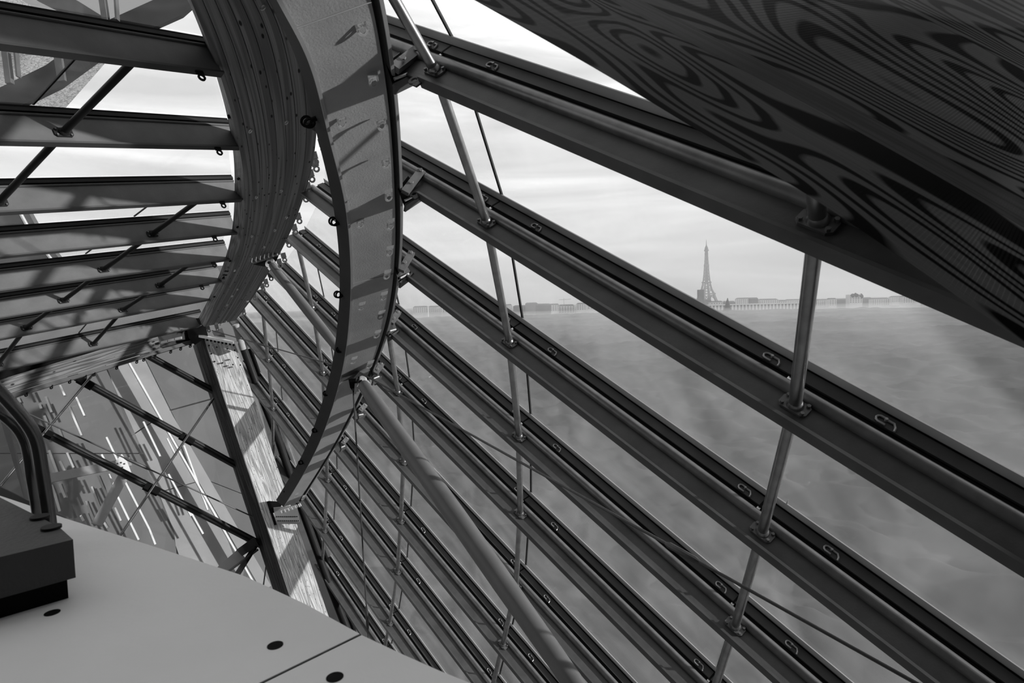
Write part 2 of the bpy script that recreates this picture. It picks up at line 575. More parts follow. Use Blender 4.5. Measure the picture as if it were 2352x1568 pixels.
while x < 2180:
    w = rb.uniform(16, 46)
    D = rb.uniform(1220, 1700)
    top = (703 if x < 1400 else 700) - (x - 950) * 0.0135 + rb.uniform(-5, 4)
    reg = [q for lim, q in where if x < lim][0]
    cnt[reg] = cnt.get(reg, 0) + 1
    nth = ORD[cnt[reg]] if cnt[reg] > 1 else 'first'
    nth = ['first', 'second', 'third', 'fourth', 'fifth', 'sixth', 'seventh', 'eighth', 'ninth', 'tenth', 'eleventh', 'twelfth', 'thirteenth', 'fourteenth'][cnt[reg] - 1]
    kind = rb.choice(descr)
    far_building(x, x + w, top, D, '%s building %s, %s from left' % (kind, reg, nth), 'stone_dark' if 'grey' in kind else 'stone')
    x += w * rb.uniform(.75, 1.15)
far_building(1606, 1617, 665, 1300, 'plain grey slab block standing in front of the lattice tower foot', 'stone_dark', 3, False)
far_building(1951, 1981, 676, 1250, 'tall pale apartment block with dark bushes on its roof', 'stone', 5, False)

def colonnade():
    D = 1180.0
    a, b = az(1600, D), az(1868, D)
    h = hgt(1730, 697, D)
    e = empty('colonnaded_building', (a + b) / 2, 'long pale low building with a row of tall pilasters near the tower', 'building')
    w = MB(); w.box(a + V(0, 2, 0), b - a, V(0, 18, 0), V(0, 0, h - 1)); w.build('wall', 'stone_dark', e)
    c = MB(); c.box(a + V(0, -.5, h - 2.2), b - a, V(0, 20, 0), V(0, 0, 2.2)); c.build('cornice', 'stone', e)
    n = 34
    for i in range(n):
        o = a + (b - a) * ((i + .3) / n)
        p = MB(); p.box(o, (b - a) * (.42 / n), V(0, 2, 0), V(0, 0, h - 2.2)); p.build('pilaster', 'stone', e)
colonnade()
def conifer(px, py, D, label, s=1.0):
    c = az(px, D); h = hgt(px, py, D)
    e = empty('conifer', c, label, 'tree')
    t = MB(); t.tube([c, c + V(0, 0, h * .5)], .8, 6); t.build('trunk', 'foliage', e)
    f = MB(); rr = random.Random(int(px))
    zs = np.linspace(h * .35, h, 10)
    for i in range(9):
        R0 = (h - zs[i]) * .38 * s + .6
        f.tube([c + V(0, 0, zs[i] - 1.5), c + V(rr.uniform(-.4, .4), 0, zs[i + 1])], [R0, R0 * .35], 9)
    f.build('foliage', 'foliage', e)
conifer(1671, 684, 1000, 'pointed dark conifer right of the lattice tower foot', 1.0)
def bush(px, py, D, label, r=6):
    c = az(px, D); h = hgt(px, py, D)
    e = empty('roof_tree', V(c[0], c[1], h - r * 1.6), label, 'tree')
    f = MB(); rr = random.Random(int(px))
    for i in range(5):
        o = c + V(rr.uniform(-r * .5, r * .5), rr.uniform(-r * .3, r * .3), h - r * .8 + rr.uniform(-r * .4, r * .2))
        f.tube([o - V(0, 0, r * .6), o, o + V(0, 0, r * .5)], [r * .25, r * .6, r * .15], 8)
    f.build('foliage', 'foliage', e)
    t = MB(); t.tube([V(c[0], c[1], h - r * 1.8), V(c[0], c[1], h - r * .5)], .5, 6); t.build('trunk', 'foliage', e)
bush(1957, 673, 1252, 'leftmost bush on the roof of the tall pale apartment block', 6)
bush(1967, 671, 1252, 'middle bush on the roof of the tall pale apartment block', 6)
bush(1976, 673, 1252, 'rightmost bush on the roof of the tall pale apartment block', 6)
def crane():
    D = 1500.0
    c = az(1296, D); h = hgt(1296, 684, D)
    e = empty('tower_crane', c, 'small pale tower crane on the skyline left of the lattice tower', 'crane')
    m = MB(); m.tube([c, c + V(0, 0, h)], .9, 4); m.build('mast', 'stone', e)
    j = MB(); j.tube([c + V(-13, 0, h - 4), c + V(17, 0, h - 3)], .7, 4); j.build('jib', 'stone', e)
crane()

# unseen wall added behind the camera to cut the ambient light
wb = MB(); wb.prism([W(V(-14, -9, -2)), W(V(7, -9, -2)), W(V(7, 12, -2)), W(V(-14, 12, -2))], [W(V(-14, -9, -2.4)), W(V(7, -9, -2.4)), W(V(7, 12, -2.4)), W(V(-14, 12, -2.4))])
wb.build('wall_back_shade', 'grey_panel', kind='structure')
wr_ = MB(); wr_.prism([W(V(5.4, -9, -2)), W(V(5.8, -9, -2)), W(V(5.8, 10, -2)), W(V(5.4, 10, -2))], [W(V(5.4, -9, 1.9)), W(V(5.8, -9, 1.9)), W(V(5.8, 10, 1.9)), W(V(5.4, 10, 1.9))])  # unseen side wall added to shade the near timber and the ledge
wr_.build('wall_right_shade', 'grey_panel', kind='structure')

# ------------------------------------------------------------------ glazed sails
class Sail:
    def __init__(s, anchors, u, out_hint, vis_hint):
        s.A, s.u = anchors, u
        s.n, s.m = [], []
        uu = nrm(u)
        for i in range(len(anchors)):
            a, b = anchors[max(i - 1, 0)], anchors[min(i + 1, len(anchors) - 1)]
            n_ = nrm(np.cross(u, b - a))
            if np.dot(n_, out_hint) < 0: n_ = -n_
            m_ = nrm(np.cross(n_, u))
            if np.dot(m_, vis_hint) < 0: m_ = -m_
            s.n.append(n_); s.m.append(m_)
    def p(s, i, t, sn=0.0, q=0.0):
        return W(s.A[i] + s.u * t + s.n[i] * sn + s.m[i] * q)
    def bar(s, mb, i, t0, t1, s0, s1, q0, q1):
        mb.prism([s.p(i, t0, s0, q0), s.p(i, t0, s0, q1), s.p(i, t0, s1, q1), s.p(i, t0, s1, q0)],
                 [s.p(i, t1, s0, q0), s.p(i, t1, s0, q1), s.p(i, t1, s1, q1), s.p(i, t1, s1, q0)])
        return mb

def glazing_beam(S, i, t0, t1, cols, tf, label, mats, group, tunit, clip=True, frit=True):
    e = empty('glazing_beam', S.p(i, (t0 + t1) / 2), label, 'beam', group)
    LS = not clip
    S.bar(MB(), i, t0, t1, -.11, .19 if LS else .16, -.012, 0).build('web', mats[0], e)
    S.bar(MB(), i, t0, tf, -.125, -.105, -.045, .035).build('flange', mats[1], e)
    ra = (.178, .004, .014) if LS else (.083, .012, .038)
    mb = MB(); mb.tube([S.p(i, t0, ra[0], ra[1]), S.p(i, t1, ra[0], ra[1])], ra[2], 12); mb.build('rail', mats[2], e)
    S.bar(MB(), i, t0, t1, .205 if LS else .16, .24, -.03, .02).build('glazing_channel', mats[3], e)
    mb = S.bar(MB(), i, t0, t1, .24, .27, -.022, .010)
    S.bar(mb, i, t0, t1, .19 if LS else .124, .205 if LS else .16, 0, .005)  # this second black bar stands for shade in the gap beside the rail
    mb.build('seal_and_gap_shade', 'rubber', e)
    if frit:
        S.bar(MB(), i, t0, t1, .262, .27, -.05, .072).build('edge_strip', 'frit', e)
    if clip:
        for c in cols:
            for dt in (-.145, .10):
                t = c + dt
                if t0 < t < t1:
                    k = MB()
                    for run in (((-.005, .170), (.045, .170), (.060, .178), (.066, .190), (.060, .203), (.045, .210), (.012, .210)), ((-.002, .205), (-.045, .205), (-.066, .185), (-.072, .160))):
                        k.tube([S.p(i, t + a_ * .75 / tunit, b_, .027) for a_, b_ in run], .0062, 6)
                    k.tube([S.p(i, t + .006 / tunit, .203, .02), S.p(i, t + .006 / tunit, .203, .038)], .008, 8)
                    k.build('rail_clip', 'clip_steel', e)
            tj = c + .045
            if t0 < tj < t1:
                S.bar(MB(), i, tj - .012 / tunit, tj + .012 / tunit, .132, .150, .004, .012).build('joint_clip', 'bright_steel', e)
                S.bar(MB(), i, tj - .008 / tunit, tj + .008 / tunit, .150, .245, .0, .0215).build('joint_gap', 'rubber', e)
    return e

def brace(S, i, t, label, near, group, r=.034, unit=1.0, mats=('tube_steel', 'plate_steel'), frac=1.0):
    base = S.p(i, t, 0, 0)
    e = empty('tube_brace', base, label, 'brace', group)
    a = S.p(i, t, 0, .012); b = S.p(i - 1, t, 0, -.012); b = a + (b - a) * frac
    up_ = nrm(b - a)
    MB().tube([a, a + up_ * .012, b], r, 16 if near else 10).build('tube', mats[0], e)
    MB().tube([a, a + up_ * .012, a + up_ * .03], [r * 1.32, r * 1.3, r * 1.0], 16 if near else 10).build('weld_collar', mats[0], e)
    uu = nrm(S.p(i, 1) - S.p(i, 0)); nn = nrm(S.p(i, 0, 1) - S.p(i, 0)); mm = nrm(S.p(i, 0, 0, 1) - S.p(i, 0))
    hu, hn, c = .078, .048, .02
    th = mm * .014
    loop = [base + uu * x_ + nn * y_ for x_, y_ in ((-hu + c, -hn), (hu - c, -hn), (hu, -hn + c), (hu, hn - c), (hu - c, hn), (-hu + c, hn), (-hu, hn - c), (-hu, -hn + c))]
    bp_ = MB().prism(loop, [p_ + th for p_ in loop]).build('base_plate', mats[1], e)
    if near:
        for sx in (-1, 1):
            for sy in (-1, 1):
                o = base + uu * sx * .058 + nn * sy * .031
                MB().tube([o + mm * .013, o + mm * .030], .011, 6).build('bolt', 'plate_steel', bp_)
    else:
        k = MB()
        for sx in (-1, 1):
            for sy in (-1, 1):
                o = base + uu * sx * .058 + nn * sy * .031
                k.tube([o + mm * .013, o + mm * .028], .010, 5)
        k.build('bolts', 'plate_steel', bp_, kind='stuff')
    return e

U = 1.5
# right-hand sail: nodes of its second tube column in the photograph and their depth in column spacings
px1 = [(760, -258), (1000, 165), (1118, 512), (1170, 787), (1192, 1003), (1195, 1180), (1185, 1345), (1155, 1480), (1127, 1592), (1090, 1706), (1058, 1776), (1020, 1850)]
d1 = [2.08, 2.577, 3.125, 3.68, 4.18, 4.62, 5.08, 5.56, 6.06, 6.56, 7.06, 7.56]
A1 = [V((x - 1176) / F, (784 - y) / F, 1) * d * U for (x, y), d in zip(px1, d1)]
u1 = V((-384 - 1176) / F, (784 + 382) / F, 1) * U
S1 = Sail(A1, u1, V(.75, .47, .46), V(-.05, .73, -.68))
xend1 = [690, 690, 690, 705, 665, 622, 574, 536, 545, 628, 734, 786]
tend = [d * (x[0] + 384) / (xe + 384) - d for x, d, xe in zip(px1, d1, xend1)]
tnear = [max(-(d - 0.95), -2.6) for d in d1]
cols1 = {-1: 'rightmost column', 0: 'column right of the steel arch', 1: 'column under the big round strut', 2: 'column left of the hanging cable', 3: 'column beside the timber post', -2: 'column at the right edge'}
for i in range(1, len(A1)):
    # the first beams lose their lower flange near the arch
    tf = tend[i]
    if i in (1, 2, 3, 4, 5):
        xf = {1: 985, 2: 978, 3: 948, 4: 912, 5: 878}[i]
        tf = d1[i] * (px1[i][0] + 384) / (xf + 384) - d1[i] - 0.02
    e = glazing_beam(S1, i, tnear[i], tend[i], [c for c in cols1], tf,
                     'shade-darkened steel glazing beam of the right glass slope, %s' % (ORD[0] + ' of its row' if i == 1 else ORD[i - 1] + ' from the top'),
                     ('beam_steel_shaded', 'beam_edge', 'beam_rail', 'extrusion'), 'beams of the right glass slope', 2.6)
    if i in (1, 2, 3, 4, 5):
        c = S1.p(i, tf, -.115, -.002)
        uu = nrm(S1.p(i, 1) - S1.p(i, 0)); nn = nrm(S1.p(i, 0, 1) - S1.p(i, 0))
        k = MB(); cc = c + uu * .045 - nn * .015
        k.ring(cc, uu, nn, .042, .024, .012, tab=-uu * .045)
        k.build('lug', 'beam_steel_shaded', e)
for i in range(2, len(A1)):
    for c in sorted(cols1):
        if c >= max(tnear[i], tnear[i - 1]) and c <= min(tend[i] + .05, tend[i - 1] + .05):
            z_ = (A1[i] + u1 * c)[2]
            brace(S1, i, c, 'steel tube brace on the %s glazing beam, %s' % (ORD[i - 1], cols1[c]), z_ < 6.5, 'tube braces of the right glass slope')
brace(S1, 1, -1, 'short visible tube stub on the topmost glazing beam below the near timber', True, 'tube braces of the right glass slope', frac=.3)
brace(S1, 1, 0, 'steel tube brace rising from the topmost glazing beam beside the steel arch', True, 'tube braces of the right glass slope')

def panes(S, name, tn, te, joints, rng_, near_joint_w=.010):
    e = empty(name, S.p(len(S.A) // 2, 0, .27), kind='structure')
    for i in rng_:
        ks = [j for j in joints if j > max(tn[i], tn[i + 1]) + .05 and j < min(te[i], te[i + 1]) - .05]
        a = [tn[i]] + ks + [te[i]]; b = [tn[i + 1]] + ks + [te[i + 1]]
        for q in range(len(a) - 1):
            g_ = .004
            pa0, pa1 = S.p(i, a[q] + g_, .272, -.03), S.p(i, a[q + 1] - g_, .272, -.03)
            pb0, pb1 = S.p(i + 1, b[q] + g_, .272, .03), S.p(i + 1, b[q + 1] - g_, .272, .03)
            th = (S.p(i, 0, .012) - S.p(i, 0))
            MB().prism([pa0, pa1, pb1, pb0], [p_ + th for p_ in (pa0, pa1, pb1, pb0)]).build('pane', 'glass', e)
        for j in ks:
            p0, p1 = S.p(i, j, .268, -.02), S.p(i + 1, j, .268, .02)
            uu = nrm(S.p(i, 1) - S.p(i, 0)) * near_joint_w
            nn = (S.p(i, 0, .016) - S.p(i, 0))
            MB().prism([p0 - uu, p0 + uu, p1 + uu, p1 - uu], [p0 - uu + nn, p0 + uu + nn, p1 + uu + nn, p1 - uu + nn]).build('joint_seal', 'dark_steel', e)
    return e
panes(S1, 'window_1', tnear, tend, [c + .045 for c in (-2, -1, 0, 1, 2, 3)], range(0, len(A1) - 1))

# left-hand roof sail
KS = .9
def A2f(px, py, z, dt=0.0):
    return V((px - 1176) / F, (784 - py) / F, 1) * z * KS + u2 * dt
u2 = V((2130 - 1176) / F, (784 - 375) / F, 1)
PO, RO = -2.0 * KS, 1.33 * KS
A2 = [V(-2.44, 3.3, 5.1) * KS - u2 * PO, A2f(325, 120, 5.7, -PO), A2f(145, 305, 6.3, -PO), A2f(476, 445, 8.9), A2f(350, 537, 9.5), A2f(238, 619, 10.1),
      A2f(146, 690, 10.6), A2f(61, 752, 11.1), A2f(214, 790, 12.93, -RO), A2f(0, 838, 12.1, .3)]
S2 = Sail(A2, u2, V(-.41, .91, .01), V(.9, .42, -.75))
def t_at_px(A, u, px):
    k = (px - 1176) / F                        # (A0+u0 t) = k (A2+u2 t)
    return (k * A[2] - A[0]) / (u[0] - k * u[2])
xe2 = [478, 500, 542, 548, 540, 526, 508, 490, 470, 446]
te2 = [t_at_px(A, u2, x) for A, x in zip(A2, xe2)]
tn2 = [t_at_px(A, u2, -330) for A in A2]
names2 = {PO: 'column at the left edge', 0.0: 'middle column', RO: 'column nearest the timber arch'}
for i in range(1, len(A2)):
    tf = t_at_px(A2[i], u2, {1: 452, 2: 494, 3: 504, 4: 487}.get(i, xe2[i]))
    e = glazing_beam(S2, i, tn2[i], te2[i], [], te2[i],
                     'grey steel roof beam left of the timber arch, %s' % ('topmost of its row' if i == 1 else ORD[i - 1] + ' from the top'),
                     ('left_steel', 'left_edge', 'left_edge', 'dark_steel'), 'roof beams left of the timber arch', 1.0, clip=False, frit=False)
    if i <= 6:
        tl = t_at_px(A2[i], u2, {1: 443, 2: 488, 3: 500, 4: 483, 5: 482, 6: 455}[i])
        nn = nrm(S2.p(i, 0, 1) - S2.p(i, 0)); uu = nrm(S2.p(i, 1) - S2.p(i, 0)); mm = nrm(S2.p(i, 0, 0, 1) - S2.p(i, 0))
        MB().ring(S2.p(i, tl, -.19, .01), uu, nn, .036, .019, .014, tab=nn * .05).build('lug', 'dark_steel', e)
for i in range(1, len(A2)):
    for c in (PO, 0.0, RO):
        q0, q1 = S2.A[i] + u2 * c, S2.A[i - 1] + u2 * c
        if max(tn2[i], tn2[i - 1]) < c < min(te2[i], te2[i - 1]) + .6 and c < te2[i]:
            if c > te2[i - 1] : continue
            brace(S2, i, c, 'dark tube brace on the %s left roof beam, %s' % (ORD[i - 1], names2[c]), False, 'tube braces of the left roof', mats=('dark_steel', 'dark_steel'))
panes(S2, 'window_2', tn2, te2, [PO - .12 - 1.5 * KS * 2, PO - .12, -.12, RO - .12], range(0, len(A2) - 1), .008)

# ------------------------------------------------------------------ steel arch
Lp = [(590, -90), (634, 0), (673, 68), (708, 136), (733, 220), (751, 306), (776, 395), (795, 476), (803, 568), (806, 640), (804, 704), (799, 772), (789, 840), (772, 908), (750, 976), (728, 1030), (693, 1097), (651, 1164)]
Bp = [(573, -90), (620, 0), (651, 68), (683, 136), (707, 220), (726, 306), (750, 395), (767, 476), (778, 568), (781, 640), (779, 704), (772, 772), (764, 840), (745, 908), (723, 976), (700, 1035), (669, 1091), (634, 1148)]
Rp = [(850, -160), (866, -60), (878, -10), (893, 70), (906, 165), (915, 250), (921, 345), (924, 436), (925, 537), (920, 612), (912, 680), (896, 752), (873, 818), (843, 890), (810, 955), (780, 1012), (738, 1080), (692, 1152)]
zR = [3.35, 3.55, 3.7, 3.95, 4.3, 4.65, 5.05, 5.5, 6.1, 6.6, 7.1, 7.8, 8.4, 9.15, 10.0, 10.75, 11.6, 12.5]
zR = [z - .38 for z in zR]
def interp_path(pts, zs, m=5, it=3):
    q = smooth_path([(p[0], p[1], z) for p, z in zip(pts, zs)], m)
    for _ in range(it * m):
        q = [q[0]] + [(a + b * 2 + c) / 4 for a, b, c in zip(q[:-2], q[1:-1], q[2:])] + [q[-1]]
    return q
AL = [P(*q) for q in interp_path(Lp, [z - .04 * (1 if z < 9 else 1) for z in zR])]
AB = [P(*q) for q in interp_path(Bp, [z + .22 for z in zR])]
AR = [P(*q) for q in interp_path(Rp, zR)]
nA = len(AL)
back = [b - a for a, b in zip(AL, AB)]
crs = [nrm(r_ - l) for l, r_ in zip(AL, AR)]
arch = empty('steel_arch', AR[-1], 'pale grey steel channel arch studded with rows of small lugs', 'arch')
def off(A, D, k):
    return [a + d * k for a, d in zip(A, D)]
bn = [nrm(b) for b in back]
th = .022
MB().strip(AL, off(AL, crs, th), back).build('left_side_plate', 'arch_side_shade', arch, label='side plate in shade-darkened grey')
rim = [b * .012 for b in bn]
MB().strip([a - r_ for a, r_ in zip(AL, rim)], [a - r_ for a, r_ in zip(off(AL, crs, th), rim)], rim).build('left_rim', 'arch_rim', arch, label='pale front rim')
MB().strip(AR, off(AR, crs, -th), back).build('right_side_plate', 'arch_side_shade', arch)
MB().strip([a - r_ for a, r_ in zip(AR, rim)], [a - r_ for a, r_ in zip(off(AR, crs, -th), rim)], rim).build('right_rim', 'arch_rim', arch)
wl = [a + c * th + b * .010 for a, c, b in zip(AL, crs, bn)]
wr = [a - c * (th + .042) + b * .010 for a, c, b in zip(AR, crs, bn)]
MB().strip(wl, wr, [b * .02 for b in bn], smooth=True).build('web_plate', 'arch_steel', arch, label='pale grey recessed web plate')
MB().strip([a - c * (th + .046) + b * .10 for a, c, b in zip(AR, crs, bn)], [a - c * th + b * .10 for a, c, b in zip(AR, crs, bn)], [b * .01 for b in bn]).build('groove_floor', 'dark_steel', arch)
# weld seams across the web plate
def seam(a, b):
    i = a
    f_ = -bn[i]
    MB().tube([wl[i] + f_ * .002, (wl[i] + wr[b]) / 2 + f_ * .004, wr[b] + f_ * .002], .006, 5).build('weld_seam', 'arch_rim', arch)
def near_idx(px, py):
    d = nrm(ray(px, py)); o = V(0, 0, EYE)
    best = min(range(nA - 1), key=lambda i: min(np.linalg.norm((nrm(wl[i] * (1 - k) + wr[i] * k - o)) - d) for k in (0, .1, .2, .3, .4, .5, .6, .7, .8, .9, 1)))
    return best
i0 = near_idx(760, 40); seam(i0, i0)
i1 = near_idx(840, 645); seam(i1, i1)
i2 = near_idx(815, 862); seam(i2, i2)
i3 = near_idx(840, 455)
# lugs on the web plate
lugs = [(830, 62), (858, 184), (876, 283), (886, 372), (893, 449), (897, 516), (895, 577), (889, 631), (881, 681), (875, 724), (866, 768), (785, 278), (828, 512), (830, 704), (812, 828), (849, 838),
        (845 - 60, 914), (800, 958), (789, 986), (758, 992), (777, 1010), (752, 1058), (716, 1077), (737, 1080), (723, 1098), (710, 1120), (680, 1138), (697, 1143), (650, 1172), (668, 1170), (840, 20 - 60)]
for (lx, ly) in lugs:
    i = near_idx(lx, ly)
    a, b, j = wl[i], wr[i], min(i + 1, nA - 1)
    T = nrm(wl[j] - wl[max(i - 1, 0)])
    f_ = -bn[i]; f_ = nrm(f_ - T * np.dot(f_, T) - crs[i] * np.dot(f_, crs[i]))
    pl = (a, f_)
    c = on_plane(lx, ly, pl)
    z = np.dot(c - V(0, 0, EYE), fwd)
    s_ = .034 if z < 9 else .03
    g_ = nrm(T * .85 + f_ * .5)
    k = MB()
    cc = c + g_ * s_ * .55
    k.ring(cc, crs[i], g_, s_, s_ * .55, .008, n=16)
    o = c - g_ * s_ * .65
    hw = crs[i] * s_; n_ = nrm(np.cross(hw, g_)) * .004
    q4 = (o - hw, o + hw, o + hw + g_ * s_ * .75, o - hw + g_ * s_ * .75)
    k.prism([q - n_ for q in q4], [q + n_ for q in q4])
    for sg in (-1, 1):
        o2_ = o + hw * .78 * sg
        q4 = (o2_ - hw * .22, o2_ + hw * .22, o2_ + hw * .22 + g_ * s_ * 1.3, o2_ - hw * .22 + g_ * s_ * 1.3)
        k.prism([q - n_ for q in q4], [q + n_ for q in q4])
    k.box(o - hw, hw * 2, f_ * -.035, T * .008)
    k.build('lug', 'arch_steel', arch)
# ring eyes on the dark side plate
for (lx, ly) in [(704, 279), (765, 508), (775, 676), (779, 803), (748, 903), (722, 988), (690, 1062), (657, 1122)]:
    i = min(range(nA), key=lambda q: abs(Lp and (np.dot(AB[q] - V(0, 0, EYE), up) / np.dot(AB[q] - V(0, 0, EYE), fwd)) - (784 - ly) / F))
    z = np.dot(AB[i] - V(0, 0, EYE), fwd)
    c = P(lx, ly, z - .08)
    T = nrm(AL[min(i + 1, nA - 1)] - AL[max(i - 1, 0)])
    a_ = AB[i] - bn[i] * .1
    rr_ = .044
    k = MB(); tt = nrm(a_ - c)
    k.ring(c, nrm(rt + up * .2), nrm(up - rt * .2), rr_, rr_ * .66, .014, n=14)
    k.ring(c + fwd * .03 + rt * .012, nrm(rt), nrm(up + fwd * .3), rr_, rr_ * .66, .012, n=14)
    k.tube([c + tt * rr_ * .9, a_], .018, 8)
    k.build('ring_eye', 'black', arch)

# brackets that clamp each beam to the arch
brk = {1: ((906, 158), (958, 118), (905, 205), (1002, 158), 4.05), 2: ((930, 443), (969, 393), (930, 478), (975, 448), 5.25), 3: ((921, 622), (946, 580), (918, 655), (948, 632), 6.4),
       4: ((898, 742), (916, 716), (893, 778), (915, 764), 7.6), 5: ((862, 858), (878, 835), (855, 880), (875, 868), 8.5), 6: ((826, 944), (840, 930), (822, 962), (838, 955), 9.45), 7: ((786, 1020), (798, 1006), (782, 1034), (795, 1026), 10.5)}
for i, (a, b, c, d, z) in brk.items():
    pa, pb, pc, pd = P(*a, z - .15), P(*b, z), P(*c, z - .1), P(*d, z + .02)
    e = empty('beam_bracket', pa, 'bolted steel bracket tying the %s glazing beam to the steel arch' % ORD[i - 1], 'bracket', 'brackets along the steel arch')
    dr = nrm(pb - pa); sd = nrm(np.cross(dr, fwd)); 
    MB().cbox((pa + pb) / 2, pb - pa, sd * .07, nrm(np.cross(dr, sd)) * .045).build('arm', 'plate_steel', e)
    o = pa * .35 + pb * .65
    MB().prism([pa + sd * .07, pb * .6 + pa * .4 + sd * .07, pd, pc], [q + fwd * .015 for q in (pa + sd * .07, pb * .6 + pa * .4 + sd * .07, pd, pc)]).build('gusset', 'dark_steel', e)
    MB().cbox((pc + pd) / 2, pd - pc, sd * .02, nrm(np.cross(nrm(pd - pc), sd)) * .09).build('seat_plate', 'beam_steel_shaded', e)
    bo = pa * .55 + pb * .45 - fwd * .04
    MB().tube([bo, bo - fwd * .02], .017, 6).build('bolt', 'bright_steel', e)
    MB().tube([pb - fwd * .02, pb - fwd * .05], .016, 6).build('pin', 'bright_steel', e)
    MB().tube([pa * .5 + pc * .5, pa * .35 + pd * .65], .012, 8).build('adjusting_rod', 'bright_steel', e)

# ------------------------------------------------------------------ laminated timber arch
WL = [(412, -60), (437, 0), (466, 70), (493, 136), (520, 221), (540, 290), (553, 360), (563, 425), (563, 500), (558, 554), (541, 612), (520, 655), (500, 690), (485, 722), (469, 750)]
WS = [(395, -60), (430, 0), (455, 62), (480, 125), (505, 205), (522, 272), (535, 340), (539, 425), (536, 500), (529, 554), (511, 612), (495, 650), (478, 688), (465, 712), (452, 736)]
WR = [(610, -110), (650, -40), (690, 20), (712, 90), (725, 175), (730, 245), (728, 315), (718, 388), (695, 464), (672, 525), (640, 590), (612, 634), (588, 674), (563, 708), (540, 736)]
zWL = [4.6, 4.9, 5.2, 5.6, 6.1, 6.6, 7.2, 7.9, 8.9, 9.7, 10.9, 11.6, 12.3, 12.8, 13.2]
zWR = [4.7, 4.9, 5.0, 5.3, 5.75, 6.15, 6.7, 7.45, 8.3, 9.1, 10.2, 11.0, 11.9, 12.7, 13.2]
TL = [P(*q) for q in interp_path(WL, zWL)]
TS = [P(*q) for q in interp_path(WS, [z + .22 for z in zWL])]
TR = [P(*q) for q in interp_path(WR, [z - .15 for z in zWR])]
tarch = empty('timber_arch', TL[-1], 'curved laminated timber arch with dark knots and small screw eyes', 'arch')
tb = [s_ - l for s_, l in zip(TS, TL)]
NLAM = 8
for k in range(NLAM):
    f0, f1 = k / NLAM, (k + 1) / NLAM
    j = random.Random(k).uniform(-.002, .002)
    w0 = [l + (r_ - l) * (f0 + .004) - nrm(b) * j for l, r_, b in zip(TL, TR, tb)]
    w1 = [l + (r_ - l) * (f1 - .004) - nrm(b) * j for l, r_, b in zip(TL, TR, tb)]
    MB().strip(w0, w1, [nrm(b) * .06 for b in tb], smooth=True).build('lamella', 'wood_arch', tarch)
ins = [nrm(b) * .035 for b in tb]
cr2 = [nrm(r_ - l) for l, r_ in zip(TL, TR)]
MB().strip([l + i_ + c_ * .01 for l, i_, c_ in zip(TL, ins, cr2)], [s_ + c_ * .01 for s_, c_ in zip(TS, cr2)], [c_ * .10 for c_ in cr2]).build('side_board', 'wood_arch_side', tarch)
MB().strip([l + i_ * 1.6 + c_ * .02 for l, i_, c_ in zip(TL, ins, cr2)], [r_ + i_ * 1.6 - c_ * .02 for r_, i_, c_ in zip(TR, ins, cr2)], [b * .8 for b in tb]).build('core', 'dark_steel', tarch)
nT = len(TL)
def on_arch2(px, py):
    d = nrm(ray(px, py)); o = V(0, 0, EYE)
    best = None
    for i in range(nT):
        for k in range(0, 21):
            q = TL[i] + (TR[i] - TL[i]) * k / 20
            e_ = np.linalg.norm(nrm(q - o) - d)
            if best is None or e_ < best[0]: best = (e_, q, i)
    return best[1], best[2]
for (lx, ly) in [(611, 15), (655, 274), (576, 295), (648, 428), (589, 444), (660, 500), (630, 527), (580, 541), (541, 615), (547, 660), (571, 690), (525, 698), (533, 677), (605, 560), (497, 738), (508, 744), (519, 752 - 18)]:
    q, i = on_arch2(lx, ly)
    f_ = -nrm(tb[i]); f_ = nrm(-np.cross(cr2[i], nrm(TL[min(i + 1, nT - 1)] - TL[max(i - 1, 0)])))
    if np.dot(f_, -fwd) < 0: f_ = -f_
    T = nrm(TL[min(i + 1, nT - 1)] - TL[max(i - 1, 0)])
    MB().ring(q + f_ * .03, cr2[i], f_, .028, .016, .009, n=12).build('screw_eye', 'bright_steel', tarch)
for (lx, ly) in [(744, 342), (725, 372), (727, 388), (717, 412), (710, 440), (703, 458), (688, 508), (679, 533), (664, 563), (654, 597), (644, 610), (623, 640), (613, 655), (605, 665), (586, 685), (561, 720), (480, 759), (500, 757)]:
    q, i = on_arch2(lx, ly)
    z = np.dot(q - V(0, 0, EYE), fwd)
    c = P(lx, ly, z + .05)
    dn = nrm(WD(V(.25, -1, .1)))
    sd = nrm(WD(V(1, .25, 0)))
    MB().ring(c, sd, dn, .042, .020, .012, n=12, tab=-dn * .09).build('edge_lug', 'plate_steel', tarch)
# dark eyes on the side of the arch
for (lx, ly) in [(527, 262), (548, 415), (547, 520), (533, 597), (519, 642), (500, 680)]:
    j = min(range(nT), key=lambda q: np.linalg.norm(nrm((TL[q] + TS[q]) / 2 - V(0, 0, EYE)) - nrm(ray(lx, ly))))
    c = (TL[j] + TS[j]) / 2 - cr2[j] * .01
    MB().ring(c, nrm(tb[j]), nrm(TL[min(j + 1, nT - 1)] - TL[j - 1]), .036, .014, .02, n=10).build('side_eye', 'black', tarch)

